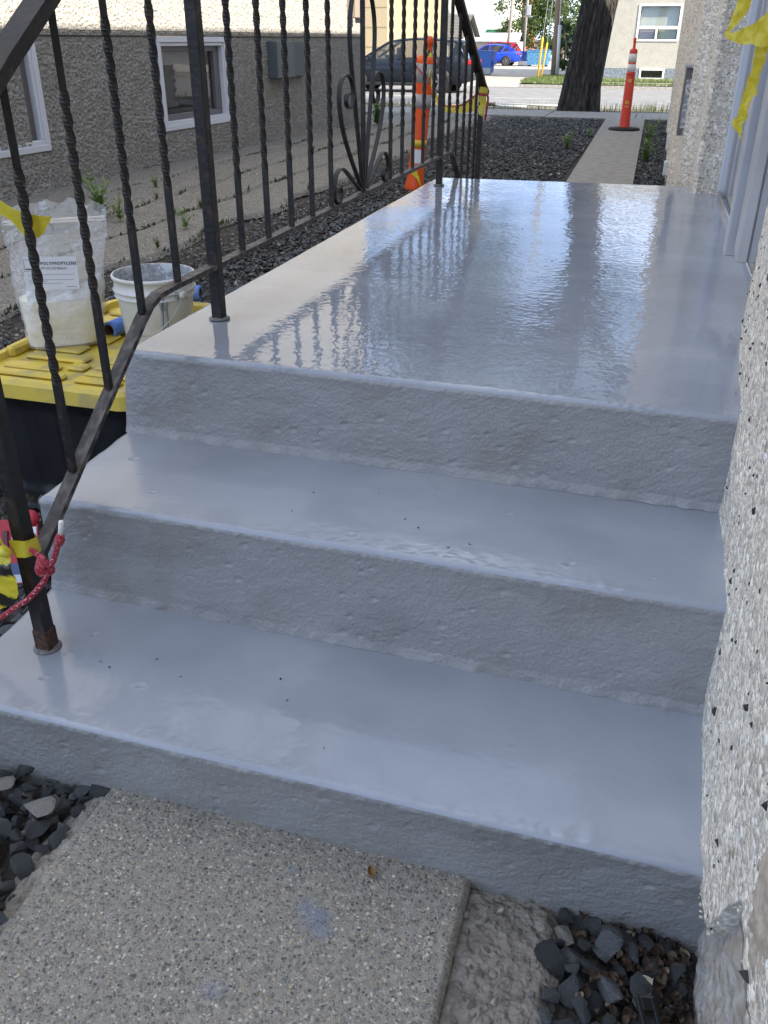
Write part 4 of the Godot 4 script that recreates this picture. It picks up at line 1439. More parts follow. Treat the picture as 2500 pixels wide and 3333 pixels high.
func roller(label: String, a: Vector3, b: Vector3) -> void:
	var t := thing("roller_cover", label, "roller cover", a)
	var d := b - a
	var q := Quaternion(Vector3.UP, d.normalized())
	var xf := Transform3D(Basis(q), Vector3.ZERO)
	var L := d.length()
	var s := st(true)
	lathe(s, [Vector2(.0185, .0), Vector2(.0245, .001), Vector2(.0255, .005), Vector2(.0255, L - .005), Vector2(.0245, L), Vector2(.0185, L)], 32, xf)
	obj("foam_sleeve", s, mats.foam_blue, t)
	var c := st(true)
	lathe(c, [Vector2(.0170, L - .001), Vector2(.0170, .001)], 28, xf)
	lathe(c, [Vector2(.0170, .0005), Vector2(.0186, .0005)], 28, xf)
	obj("cardboard_core", c, mats.cardboard, t)

const YEL := Color(.66, .56, .045)
const BLK := Color(.03, .028, .02)

func tape_mesh(left: Array, right: Array, rough := .004, stripes := []) -> ArrayMesh:
	return ribbon(left, right, rough, 10, func(u: float, v: float):
		for q in stripes:
			if v + u * q[2] > q[0] and v + u * q[2] < q[1]:
				return BLK
		return YEL)

func V(a: Array) -> Array:
	var o := []
	for i in range(0, a.size(), 3):
		o.append(Vector3(a[i], a[i + 1], a[i + 2]))
	return o

func build_tapes() -> void:
	# at the lowest post
	var t := thing("caution_tape", "yellow and black caution tape knotted round the lowest railing post", "caution tape")
	mi("wrap", tape_mesh(V([-.999, -.168, -1.078, -.985, -.160, -1.072, -.962, -.160, -1.074, -.958, -.164, -1.10, -.985, -.166, -1.118]), V([-.995, -.198, -1.078, -.980, -.192, -1.068, -.957, -.190, -1.071, -.953, -.192, -1.10, -.985, -.192, -1.118]), .003), mats.tape, t)
	mi("loop", tape_mesh(V([-1.000, -.176, -1.065, -1.012, -.135, -1.060, -1.030, -.110, -1.058, -1.050, -.120, -1.06, -1.075, -.150, -1.065]), V([-.990, -.184, -1.060, -.985, -.150, -1.05, -1.000, -.128, -1.048, -1.03, -.150, -1.05, -1.06, -.185, -1.06]), .008), mats.tape, t)
	mi("tail", tape_mesh(V([-1.006, -.180, -1.062, -1.022, -.205, -1.055, -1.035, -.240, -1.050, -1.042, -.275, -1.050, -1.055, -.32, -1.056]), V([-.988, -.178, -1.058, -.978, -.205, -1.048, -.972, -.235, -1.046, -.978, -.262, -1.046, -1.02, -.298, -1.052]), .008, [[.28, .46, .12], [.62, .78, -.18]]), mats.tape, t)
	var kn := st(true)
	tube(kn, V([-1.004, -.172, -1.064, -.996, -.180, -1.060, -.988, -.186, -1.064]), [.006, .011, .006], 10)
	var km := flatm(YEL.linear_to_srgb(), .35)
	obj("knot", kn, km, t)
	# rope
	var rp := thing("rope", "red braided rope with white flecks and white tip tied to lowest post", "rope")
	var s := st(true)
	tube(s, smoothed(V([-.873, -.124, -1.062, -.884, -.146, -1.062, -.899, -.178, -1.063, -.915, -.204, -1.062, -.925, -.224, -1.060, -.940, -.243, -1.056, -.962, -.266, -1.052, -.994, -.290, -1.05, -1.04, -.325, -1.052, -1.12, -.365, -1.06]), 6), .0052, 10)
	obj("cord", s, mats.rope_red, rp)
	var k := st(true)
	for q in [[.017, .006, 0.0], [.013, -.004, 1.1]]:
		var pts := []
		for i in 17:
			var a := TAU * i / 16.0
			pts.append(Vector3(-.921 + cos(a + q[2]) * q[0] * .75, -.196 + sin(a) * q[0], -1.062 + sin(a * 2.0 + q[2]) * .006))
		tube(k, pts, .0052, 8, false)
	tube(k, smoothed(V([-.925, -.196, -1.070, -.945, -.182, -1.076, -.962, -.178, -1.082, -.962, -.180, -1.104, -.985, -.184, -1.112]), 5), .0050, 8)
	obj("knot", k, mats.rope_red, rp)
	var f := st(true)
	tube(f, V([-.884, -.146, -1.062, -.879, -.136, -1.062, -.874, -.124, -1.062]), [.0075, .009, .006], 9)
	obj("frayed_end", f, mats.rope_red, rp)
	var w := st(true)
	tube(w, V([-.8745, -.126, -1.062, -.868, -.099, -1.062]), .0045, 9)
	obj("white_tip", w, mats.white, rp)
	var fl := st()
	var base := smoothed(V([-.899, -.178, -1.063, -.915, -.204, -1.062, -.925, -.224, -1.060, -.940, -.243, -1.056, -.962, -.266, -1.052, -.994, -.290, -1.05, -1.04, -.325, -1.052]), 6)
	for i in range(0, base.size(), 2):
		cbox(fl, Transform3D(Basis.from_euler(Vector3(0, 0, .7)), base[i] + Vector3(.001 * sin(i * 2.0), .0018 * cos(i * 1.3), .0046)), Vector3(.0026, .0018, .0016), .0003)
	obj("white_flecks", fl, mats.white, rp)
	# loose end hanging in front of the bag
	var a := mi("caution_tape", tape_mesh(V([-1.1282, 0.3933, -1.2553, -1.0567, 0.3774, -1.2712, -1.0170, 0.3599, -1.2712, -0.9812, 0.3496, -1.2712, -0.9415, 0.3488, -1.2712]), V([-1.1282, 0.3631, -1.2553, -1.0646, 0.3512, -1.2712, -1.0209, 0.3353, -1.2712, -0.9971, 0.3090, -1.2712, -0.9613, 0.3218, -1.2712]), .004), mats.tape)
	tag(a, "torn plain yellow tape caught on the first twisted bar, before the bag top", "caution tape")
	# at the doorway
	var d := thing("caution_tape", "yellow tape folded and hanging from the aluminium door frame at upper right", "caution tape")
	mi("upper_fold", tape_mesh(V([.106, .80, -2.0, .100, .72, -2.0, .094, .66, -2.0, .0865, .614, -2.0]), V([.140, .80, -2.0, .131, .72, -2.0, .122, .66, -2.0, .0875, .613, -1.998]), .009), mats.tape, d)
	mi("cross_fold", tape_mesh(V([.0865, .616, -1.996, .105, .622, -1.99, .122, .628, -1.985, .142, .643, -1.98, .175, .672, -1.97]), V([.0868, .612, -1.996, .102, .604, -1.99, .122, .600, -1.985, .145, .598, -1.98, .178, .600, -1.97]), .009), mats.tape, d)
	mi("tail", tape_mesh(V([.146, .602, -2.0, .146, .570, -2.01, .142, .530, -2.02, .135, .490, -2.02, .128, .462, -2.02, .135, .448, -2.02]), V([.170, .602, -2.0, .166, .565, -2.01, .160, .530, -2.02, .156, .490, -2.02, .148, .460, -2.02, .150, .430, -2.02]), .012), mats.tape, d)
	# from the far post to the orange marker
	var e := thing("caution_tape", "yellow tape sagging from the far end post to the orange channelizer", "caution tape")
	mi("post_end", tape_mesh(V([-.998, .372, -5.17, -.995, .330, -5.175, -.992, .290, -5.175, -.988, .245, -5.17]), V([-.955, .365, -5.17, -.952, .330, -5.172, -.950, .290, -5.172, -.962, .232, -5.17]), .006), mats.tape, e)
	mi("span", tape_mesh(V([-1.0, .352, -5.18, -1.10, .305, -5.5, -1.30, .235, -6.1, -1.60, .20, -6.9, -1.84, .31, -7.6, -1.91, .40, -7.8]), V([-1.0, .262, -5.18, -1.10, .235, -5.5, -1.31, .185, -6.1, -1.61, .155, -6.9, -1.85, .265, -7.6, -1.92, .36, -7.8]), .006, [[.60, .64, .02], [.72, .78, .02], [.86, .93, .02]]), mats.tape, e)
	mi("end_fold", tape_mesh(V([-1.002, .37, -5.165, -.98, .382, -5.16, -.945, .375, -5.165]), V([-1.002, .348, -5.165, -.98, .352, -5.158, -.94, .348, -5.165]), .004, [[.3, .45, .1]]), mats.tape, e)
	var er := st(true)
	tube(er, smoothed(V([-1.0, .345, -5.17, -.96, .342, -5.163, -.940, .33, -5.17, -.945, .26, -5.17, -.950, .215, -5.17]), 4), .006, 8)
	tube(er, smoothed(V([-1.0, .345, -5.19, -1.30, .225, -6.1, -1.60, .19, -6.9, -1.86, .29, -7.65, -2.03, .40, -7.82, -2.05, .47, -7.86]), 5), .006, 8)
	obj("red_cord", er, mats.rope_red, e)

func build_card() -> void:
	var t := thing("package_card", "red and white printed packaging card lying on stones behind the lowest post", "package", Vector3(-1.325, -.545, -1.44))
	t.rotation = Vector3(-.55, .35, .02)
	one_box("card", Vector3(-.06, 0, -.002), Vector3(.042, .155, 0), flatm(lin(.45, .02, .04), .5), t, .001)
	one_box("white_panel", Vector3(-.02, .085, .0002), Vector3(.038, .135, .001), mats.paper, t)
	one_box("blue_panel", Vector3(-.06, .012, .0002), Vector3(.040, .050, .001), flatm(lin(.06, .09, .20), .5), t)
	one_box("clear_panel", Vector3(-.06, .003, .0004), Vector3(.038, .022, .0014), flatm(lin(.5, .53, .6), .3), t)
	one_box("product", Vector3(-.040, .088, .0004), Vector3(-.028, .128, .006), flatm(lin(.10, .02, .03), .4), t, .001)
	for q in [["Paint", .116], ["Pinn", .105]]:
		var m := TextMesh.new()
		var f := SystemFont.new()
		f.font_names = PackedStringArray(["Droid Sans"])
		f.font_weight = 700
		m.font = f
		m.text = q[0]
		m.font_size = 32
		m.pixel_size = .011 / 32.0
		m.depth = .0003
		m.horizontal_alignment = HORIZONTAL_ALIGNMENT_LEFT
		mi("print", m, mats.ink, t).position = Vector3(-.016, q[1] + .006, .0014)
	var ln := st()
	for k in 4:
		box(ln, Vector3(-.015, .090 + k * .005, .0011), Vector3(.034, .0915 + k * .005, .0014))
	obj("fine_print", ln, mats.ink, t)
	var r := st(true)
	lathe(r, [Vector2(0, -.001), Vector2(.022, -.001), Vector2(.022, .0012), Vector2(0, .0012)], 20, Transform3D(Basis(Vector3.RIGHT, PI / 2), Vector3(.024, .155, -.001)))
	obj("hang_tab", r, flatm(lin(.45, .02, .04), .5), t)

func build_markers() -> void:
	var t := thing("channelizer", "orange channelizer post with grey bands and tape, behind the railing's far end", "traffic marker", Vector3(-2.050, -.575, -7.9))
	t.rotation.z = -.083
	var s := st(true)
	lathe(s, [Vector2(0, 0), Vector2(.085, 0), Vector2(.088, .03), Vector2(.073, .10), Vector2(.066, .28), Vector2(.066, .62), Vector2(.074, .85), Vector2(.082, .97), Vector2(.086, 1.0), Vector2(.088, 1.03), Vector2(.080, 1.055), Vector2(.040, 1.066), Vector2(.030, 1.075), Vector2(.030, 1.14), Vector2(.040, 1.15), Vector2(.040, 1.185), Vector2(.026, 1.205), Vector2(0, 1.207)], 32)
	obj("post", s, mats.orange, t)
	for q in [[.86, 1.005, .0765, .0865], [.665, .775, .0690, .0735]]:
		var b := st(true)
		lathe(b, [Vector2(q[2] - .004, q[0]), Vector2(q[2], q[0] + .001), Vector2(q[3], q[1] - .001), Vector2(q[3] - .004, q[1])], 32)
		obj("reflective_band", b, mats.reflective, t)
	var yb := st(true)
	lathe(yb, [Vector2(.064, .36), Vector2(.0685, .361), Vector2(.0685, .42), Vector2(.064, .421)], 28)
	obj("tape_wrap", yb, flatm(lin(.62, .42, .03), .4), t)
	var lb := st(true)
	for k in 8:
		var a := PI * .5 + (k - 4) * .14 - .2
		var a2 := a + .14
		face(lb, Vector3(cos(a) * .0685, .235, sin(a) * .0685), Vector3(cos(a2) * .0685, .235, sin(a2) * .0685), Vector3(cos(a2) * .0685, .345, sin(a2) * .0685), Vector3(cos(a) * .0685, .345, sin(a) * .0685), Vector3(cos(a), 0, sin(a)))
	obj("sticker", lb, mats.paper, t)
	var kt := tape_mesh(V([-.01, 1.10, .045, .02, 1.11, .05, .05, 1.07, .055, .03, 1.02, .085, .01, .98, .09]), V([-.005, 1.03, .06, .02, 1.05, .065, .02, 1.02, .08, .01, 1.0, .092, -.005, .985, .092]), .01, [[.2, .38, .1], [.55, .7, .1]])
	mi("tape_knot", kt, mats.tape, t)
	mi("tape_tail", tape_mesh(V([-.02, .14, .075, .05, .11, .12, .13, .02, .2, .20, -.02, .3]), V([-.03, .20, .07, .04, .17, .11, .11, .07, .2, .17, .02, .3]), .01, []), mats.tape, t)
	var u := thing("delineator", "slim red delineator post with white bands on a black disc base, on the path", "traffic marker", Vector3(-.565, -.545, -14.22))
	var b := st(true)
	lathe(b, [Vector2(0, 0), Vector2(.215, 0), Vector2(.225, .008), Vector2(.215, .030), Vector2(.10, .042), Vector2(0, .043)], 40)
	obj("base", b, mats.black_rubber, u)
	var p := st(true)
	lathe(p, [Vector2(.082, .04), Vector2(.078, .06), Vector2(.072, .10), Vector2(.062, .70), Vector2(.060, .72), Vector2(.064, .725), Vector2(.064, .742), Vector2(.056, .745), Vector2(.053, .99), Vector2(.055, 1.0), Vector2(.052, 1.03), Vector2(.022, 1.045), Vector2(.019, 1.06), Vector2(.019, 1.14), Vector2(.024, 1.16), Vector2(.018, 1.178), Vector2(0, 1.18)], 28)
	obj("post", p, mats.red_orange, u)
	for q in [[.752, .850, .0565], [.872, .982, .0545]]:
		var w := st(true)
		lathe(w, [Vector2(q[2] - .004, q[0]), Vector2(q[2] + .0015, q[0] + .001), Vector2(q[2], q[1] - .001), Vector2(q[2] - .004, q[1])], 28)
		obj("reflective_band", w, mats.reflective_white, u)
	for q in [[.34, .055, .035], [.62, .045, .04], [.30, .02, .02]]:
		var w := st(true)
		for k in 4:
			var a := PI * .5 + (k - 2) * .2
			var r := lerpf(.0735, .0635, (q[0] - .1) / .6)
			face(w, Vector3(cos(a) * r, q[0], sin(a) * r), Vector3(cos(a + .2) * r, q[0] + .01, sin(a + .2) * r), Vector3(cos(a + .2) * r, q[0] + q[1], sin(a + .2) * r), Vector3(cos(a) * r, q[0] + q[2], sin(a) * r), Vector3(cos(a), 0, sin(a)))
		obj("worn_patch", w, flatm(lin(.60, .38, .08), .6), u)

# ---------------------------------------------------------------- street
func build_street() -> void:
	var side := Node3D.new()
	put(side, self, "sidewalk")
	side.set_meta("kind", "structure")
	for i in 13:
		var x := -14.0 + i * 1.5
		one_box("slab", Vector3(x + .006, -.66, -17.85), Vector3(x + 1.494, -.548 + .004 * sin(i * 2.1), -16.42), mats.concrete, side, .008)
	one_box("far_slab", Vector3(-60, -.66, -17.85), Vector3(-14.0, -.55, -16.42), mats.concrete, side)
	one_box("far_slab", Vector3(5.5, -.66, -17.85), Vector3(60, -.55, -16.42), mats.concrete, side)
	struct("boulevard", sheet([Vector2(-17.85, -.575), Vector2(-19.5, -.62), Vector2(-22.2, -.77)], -120, 120), mats.boulevard)
	struct("curb", sheet([Vector2(-22.19, -.90), Vector2(-22.2, -.755), Vector2(-22.40, -.755), Vector2(-22.41, -.93)], -120, 120), mats.concrete)
	struct("road", sheet([Vector2(-22.40, -.895), Vector2(-26, -.925), Vector2(-30, -.945), Vector2(-36.0, -.97)], -200, 200), mats.road)
	var line := st()
	for k in 14:
		var x := -40.0 + k * 5.0
		face(line, Vector3(x, -.930, -28.45), Vector3(x + 3, -.930, -28.45), Vector3(x + 3, -.931, -28.6), Vector3(x, -.931, -28.6), Vector3.UP)
	line.generate_normals()
	struct("lane_marking", line.commit(), flatm(lin(.55, .55, .52), .8))
	struct("far_curb", sheet([Vector2(-36.0, -.98), Vector2(-36.01, -.87), Vector2(-36.2, -.87), Vector2(-36.6, -.90)], -5.4, 120), mats.concrete)
	struct("parking_lot", sheet([Vector2(-35.99, -.962), Vector2(-38, -.98), Vector2(-50, -1.08), Vector2(-75, -1.15), Vector2(-130, -1.16)], -70, -3.6), mats.lot)
	struct("far_walk", sheet([Vector2(-36.3, -.89), Vector2(-60, -1.09)], -3.4, 60), mats.lot)
	# lawns with real blades
	var lawn := st()
	var outline := [Vector2(-5.9, -39.4), Vector2(-5.5, -37.6), Vector2(-4.6, -36.6), Vector2(30, -36.6), Vector2(30, -38.6), Vector2(-2.9, -38.6), Vector2(-3.1, -40.6), Vector2(-3.3, -50.8), Vector2(-6.3, -50.8), Vector2(-6.3, -44)]
	for i in range(1, outline.size() - 1):
		var a: Vector2 = outline[0]
		ftri(lawn, Vector3(a.x, -.93 - (a.y + 36) * -.012, a.y), Vector3(outline[i].x, -.855 + (outline[i].y + 36) * .012, outline[i].y), Vector3(outline[i + 1].x, -.855 + (outline[i + 1].y + 36) * .012, outline[i + 1].y), Vector3.UP)
	lawn.generate_normals()
	struct("lawn", lawn.commit(), mats.lawn)
	var l2 := st()
	face(l2, Vector3(-3.3, -.91, -41.0), Vector3(30, -.91, -41.0), Vector3(30, -1.02, -47.0), Vector3(-3.3, -1.02, -47.0), Vector3.UP)
	l2.generate_normals()
	struct("lawn", l2.commit(), mats.lawn)
	var r := RandomNumberGenerator.new()
	r.seed = 71
	var bl := st()
	ftri(bl, Vector3(-.5, 0, 0), Vector3(.5, 0, 0), Vector3(.15, 1, .3), Vector3(0, .2, 1))
	bl.generate_normals()
	var bm := bl.commit()
	var poly := PackedVector2Array(outline)
	var xf := []
	var cs := []
	for i in 26000:
		var x := r.randf_range(-6.3, 6.0)
		var z := r.randf_range(-50.8, -36.6)
		var y := -.855 + (z + 36) * .012
		if not Geometry2D.is_point_in_polygon(Vector2(x, z), poly):
			if z > -41.0 or z < -46.9 or x < -3.3:
				continue
			y = -.91 + (z + 41.0) * .018
		var h := r.randf_range(.05, .12)
		xf.append(Transform3D(Basis.from_euler(Vector3(0, r.randf() * TAU, 0)) * Basis.from_scale(Vector3(.025, h, h)), Vector3(x, y - .01, z)))
		var g := r.randf_range(.7, 1.3)
		cs.append(Color(.12 * g, .16 * g, .045 * g))
	for i in 3800:
		var x := r.randf_range(-8.0, 3.0)
		var z := r.randf_range(-22.1, -18.2)
		if r.randf() > .25 + .75 * smoothstep(.0, .4, nz.get_noise_2d(x * 14, z * 14)):
			continue
		var h := r.randf_range(.05, .16) * (1.0 if x < -1.2 else 1.5)
		xf.append(Transform3D(Basis.from_euler(Vector3(0, r.randf() * TAU, 0)) * Basis.from_scale(Vector3(.014, h, h)), Vector3(x, -.59 - maxf(0, -18 - z) * .042, z)))
		var g := r.randf_range(.6, 1.2)
		cs.append(Color(.085 * g, .11 * g, .035 * g))
	tag(copies("grass", bm, mats.leaf, xf, cs), "short green grass on the strips along both sides of the street", "grass")
	# pipes lying by the kerb
	for q in [["pale metal pipe lying along the kerb, nearer one with black end", -3.75, -2.80, -20.0, -.625, .028], ["thinner metal pipe lying behind the first along the kerb", -3.45, -2.2, -20.5, -.62, .022]]:
		var p := thing("metal_pipe", q[0], "pipe", Vector3(q[1], q[4], q[3]))
		var s := st(true)
		tube(s, [Vector3(.25 if q[5] > .025 else 0.0, 0, 0), Vector3(q[2] - q[1], .0, .12)], q[5], 12)
		obj("tube", s, flatm(lin(.50, .52, .52), .35, .3), p)
		if q[5] > .025:
			var e := st(true)
			tube(e, [Vector3(0, .03, 0), Vector3(.27, .03, .03)], q[5] * 1.3, 12)
			obj("black_end", e, mats.black_rubber, p)

# ---------------------------------------------------------------- cars
func section(x: float, y0: float, yb: float, w: float) -> Array:
	var h := [[0.0, y0], [w * .86, y0], [w * .97, y0 + .10], [w, lerpf(y0, yb, .55)], [w * .985, lerpf(y0, yb, .80)], [w * .95, yb - .03], [w * .88, yb], [0.0, yb + .02]]
	var o := []
	for p in h:
		o.append(Vector3(x, p[1], p[0]))
	for i in range(h.size() - 2, 0, -1):
		o.append(Vector3(x, h[i][1], -h[i][0]))
	return o

func loft_x(s: SurfaceTool, secs: Array) -> void:
	for i in secs.size() - 1:
		var n: int = secs[i].size()
		var c := Vector3.ZERO
		for p in secs[i]:
			c += p / n
		for k in n:
			var k2 := (k + 1) % n
			face(s, secs[i][k], secs[i][k2], secs[i + 1][k2], secs[i + 1][k], secs[i][k] + secs[i][k2] - c * 2.0)
	for e in [0, secs.size() - 1]:
		var c := Vector3.ZERO
		for p in secs[e]:
			c += p / secs[e].size()
		for k in secs[e].size():
			ftri(s, c, secs[e][k], secs[e][(k + 1) % secs[e].size()], Vector3(-1 if e == 0 else 1, 0, 0))

# body: [x, sill, belt, half width]; house: [x, base, top, half base, half top]; pillars: pairs of house stations along which a painted strut runs
func car(called: String, label: String, at: Vector3, turn: float, paint: Color, body: Array, house: Array, roof: Array, wheels: Array, wr: float, rear: Dictionary) -> void:
	var t := thing(called, label, "car", at, turn, "parked cars")
	var pm := car_paint(paint)
	var b := st(true)
	var secs := []
	for i in body.size():
		secs.append(section(body[i][0], body[i][1], body[i][2], body[i][3]))
	loft_x(b, secs)
	obj("body", b, pm, t)
	var g := st()
	var hs := []
	for q in house:
		hs.append([Vector3(q[0], q[1], q[3]), Vector3(q[0], q[2], q[4]), Vector3(q[0], q[2], -q[4]), Vector3(q[0], q[1], -q[3])])
	loft_x(g, hs)
	obj("windows", g, mats.car_glass, t)
	var f := st(true)
	var rs := []
	for q in roof:
		rs.append([Vector3(q[0], q[1] - .03, q[2]), Vector3(q[0], q[1] + .005, q[2] - .02), Vector3(q[0], q[1] + .035, q[2] * .6), Vector3(q[0], q[1] + .045, 0), Vector3(q[0], q[1] + .035, -q[2] * .6), Vector3(q[0], q[1] + .005, -q[2] + .02), Vector3(q[0], q[1] - .03, -q[2])])
	loft_x(f, rs)
	obj("roof", f, pm, t)
	for sg in [1.0, -1.0]:
		var pl := st()
		for q in rear.pillars:
			bar(pl, [Vector3(q[0], q[1], sg * q[2]), Vector3(q[3], q[4], sg * q[5])], Vector3(0, 0, 1), .05, q[6])
		obj("pillars", pl, pm, t)
	for w in wheels:
		for sg in [1.0, -1.0]:
			var n := Node3D.new()
			put(n, t, "wheel")
			n.position = Vector3(w, wr, sg * (body[4][3] - .10))
			var xf := Transform3D(Basis(Vector3.RIGHT, sg * PI / 2), Vector3.ZERO)
			var a := st(true)
			lathe(a, [Vector2(.0, .125), Vector2(wr * 1.10, .118), Vector2(wr * 1.13, .06)], 28, xf)
			obj("arch", a, mats.black_rubber, n)
			var ty := st(true)
			lathe(ty, [Vector2(wr * .62, .05), Vector2(wr * .97, .05), Vector2(wr, .08), Vector2(wr, .12), Vector2(wr * .95, .145), Vector2(wr * .70, .145), Vector2(wr * .66, .13)], 28, xf)
			obj("tyre", ty, mats.black_rubber, n)
			var ri := st()
			lathe(ri, [Vector2(wr * .68, .135), Vector2(wr * .60, .140), Vector2(wr * .58, .126)], 28, xf)
			for k in 5:
				cbox(ri, xf * Transform3D(Basis(Vector3.UP, TAU * k / 5.0), Vector3.ZERO) * Transform3D(Basis(), Vector3(wr * .32, .133, 0)), Vector3(wr * .6, .014, wr * .16), .004)
			obj("rim", ri, flatm(lin(.22, .22, .23), .35, .6), n)
	for q in [[.35, .38], [.35, -.38], [-.75, 0.0]]:
		var se := st()
		box(se, Vector3(q[0] - .10, .7, q[1] - (.24 if q[0] > 0 else .62)), Vector3(q[0] + .06, 1.12, q[1] + (.24 if q[0] > 0 else .62)), .05)
		for sg in ([0.0] if q[0] > 0 else [-.38, .38]):
			box(se, Vector3(q[0] - .08, 1.10, q[1] + sg - .13), Vector3(q[0] + .02, 1.30, q[1] + sg + .13), .04)
		obj("seat", se, mats.black_rubber, t)
	var tl: Material = mats.tail_lamp
	for sg in [1.0, -1.0]:
		var s := st()
		cbox(s, Transform3D(Basis(Vector3.UP, sg * -.5), Vector3(rear.tail.x, rear.tail.y, sg * rear.tail.z)), Vector3(.14, rear.tail_h, .30), .02)
		obj("tail_lamp", s, tl, t)
		var hl := st()
		cbox(hl, Transform3D(Basis(Vector3.UP, sg * .5), Vector3(rear.head.x, rear.head.y, sg * rear.head.z)), Vector3(.14, .10, .34), .02)
		obj("headlight", hl, flatm(lin(.55, .56, .58), .15), t)
		var mr := st()
		cbox(mr, Transform3D(Basis(), Vector3(rear.mirror.x, rear.mirror.y, sg * rear.mirror.z)), Vector3(.10, .13, .20), .03)
		obj("mirror", mr, pm, t)
		var dh := st()
		for q in rear.handles:
			cbox(dh, Transform3D(Basis(), Vector3(q[0], q[1], sg * (body[4][3] - .005))), Vector3(.20, .03, .04), .008)
		obj("door_handle", dh, pm, t)
		var sk := st()
		cbox(sk, Transform3D(Basis(), Vector3(rear.skirt[0], rear.skirt[1], sg * (body[4][3] - .01))), Vector3(rear.skirt[2], .10, .05), .02)
		obj("side_skirt", sk, mats.black_rubber, t)
	one_box("rear_bumper", Vector3(rear.bump.x, rear.bump.y, -.72), Vector3(rear.bump.x + .2, rear.bump.y + .22, .72), rear.bump_mat, t, .05)
	one_box("license_plate", Vector3(rear.bump.x + .02, rear.plate, -.16), Vector3(rear.bump.x + .09, rear.plate + .14, .16), flatm(lin(.5, .52, .5), .5), t, .004)

func build_cars() -> void:
	car("parked_suv", "dark grey parked estate car seen behind the railing bars", Vector3(-8.60, -.955, -31.55), PI, Color(.011, .016, .025).linear_to_srgb(),
		[[-2.40, .50, .80, .70], [-2.34, .36, .98, .86], [-2.0, .26, 1.03, .92], [-1.0, .22, 1.03, .94], [0.0, .22, 1.00, .94], [1.0, .22, .97, .94], [1.6, .25, .93, .92], [2.15, .32, .84, .85], [2.38, .42, .70, .70]],
		[[-2.22, .98, 1.02, .80, .76], [-1.95, 1.0, 1.40, .84, .68], [-1.70, 1.02, 1.50, .87, .66], [-.6, 1.00, 1.555, .88, .66], [.10, .99, 1.52, .88, .66], [.42, .97, 1.43, .87, .66], [1.15, .96, 1.0, .84, .80]],
		[[-2.12, 1.46, .64], [-1.7, 1.51, .68], [-.6, 1.56, .68], [.05, 1.525, .68], [.32, 1.48, .66]],
		[-1.42, 1.42], .345,
		{"pillars": [[1.18, .98, .85, .30, 1.48, .67, .07], [-.05, .98, .89, -.12, 1.53, .68, .07], [-1.05, 1.0, .89, -1.12, 1.53, .68, .06], [-1.75, 1.0, .88, -1.98, 1.46, .68, .16], [-2.26, .98, .80, -2.05, 1.44, .66, .08]],
		"tail": Vector3(-2.30, .90, .72), "tail_h": .13, "head": Vector3(2.18, .70, .62), "mirror": Vector3(.92, 1.02, .98), "handles": [[-.22, .86], [-1.2, .88]], "skirt": [0.0, .26, 2.2], "bump": Vector3(-2.48, .38, 0), "bump_mat": flatm(lin(.03, .035, .04), .4), "plate": .66})
	car("parked_sedan", "bright blue parked sedan behind the blue waste container", Vector3(-13.25, -1.15, -72.75), PI, Color(.018, .06, .52).linear_to_srgb(),
		[[-2.28, .46, .86, .68], [-2.20, .32, .94, .84], [-1.8, .24, .96, .89], [-1.0, .2, .93, .90], [0.0, .2, .90, .90], [1.0, .2, .88, .90], [1.6, .22, .84, .88], [2.1, .28, .76, .82], [2.32, .38, .62, .66]],
		[[-1.75, .93, .97, .76, .70], [-1.05, .92, 1.33, .82, .62], [-.5, .91, 1.39, .83, .62], [.1, .90, 1.37, .83, .62], [.35, .89, 1.29, .82, .62], [1.05, .87, .9, .80, .76]],
		[[-1.20, 1.31, .60], [-.5, 1.395, .64], [.05, 1.38, .64], [.28, 1.33, .62]],
		[-1.36, 1.36], .33,
		{"pillars": [[1.08, .88, .80, .26, 1.34, .63, .06], [-.05, .90, .84, -.10, 1.38, .64, .07], [-.95, .92, .83, -1.22, 1.30, .63, .10], [-1.78, .94, .74, -1.18, 1.32, .62, .10]],
		"tail": Vector3(-2.16, .80, .70), "tail_h": .14, "head": Vector3(2.12, .62, .60), "mirror": Vector3(.85, .94, .92), "handles": [[-.22, .76], [-1.05, .78]], "skirt": [0.0, .23, 2.0], "bump": Vector3(-2.34, .34, 0), "bump_mat": flatm(lin(.02, .06, .4), .35), "plate": .56})
	car("parked_hatchback", "dark red parked car half hidden behind the bright blue sedan", Vector3(-14.35, -1.15, -80.2), PI, Color(.25, .012, .03).linear_to_srgb(),
		[[-2.15, .48, .86, .70], [-2.10, .32, .98, .86], [-1.8, .24, 1.0, .90], [-1.0, .2, .99, .91], [0.0, .2, .96, .91], [1.0, .2, .93, .91], [1.6, .22, .88, .88], [2.0, .28, .80, .82], [2.15, .38, .66, .66]],
		[[-2.05, .96, 1.0, .78, .72], [-1.75, .97, 1.38, .82, .64], [-1.4, .97, 1.48, .84, .64], [-.5, .97, 1.54, .85, .64], [.1, .96, 1.52, .85, .64], [.38, .95, 1.42, .84, .64], [1.1, .92, .96, .82, .78]],
		[[-1.78, 1.43, .62], [-1.4, 1.49, .66], [-.5, 1.545, .66], [.05, 1.52, .66], [.3, 1.46, .64]],
		[-1.30, 1.32], .34,
		{"pillars": [[1.12, .94, .82, .28, 1.47, .65, .07], [-.05, .96, .86, -.12, 1.52, .66, .07], [-1.4, .98, .86, -1.75, 1.42, .64, .16], [-2.08, .97, .78, -1.78, 1.42, .64, .10]],
		"tail": Vector3(-2.06, .92, .72), "tail_h": .22, "head": Vector3(1.98, .66, .60), "mirror": Vector3(.88, 1.0, .94), "handles": [[-.22, .82], [-1.1, .84]], "skirt": [0.0, .23, 2.0], "bump": Vector3(-2.22, .36, 0), "bump_mat": flatm(lin(.12, .01, .02), .35), "plate": .6})

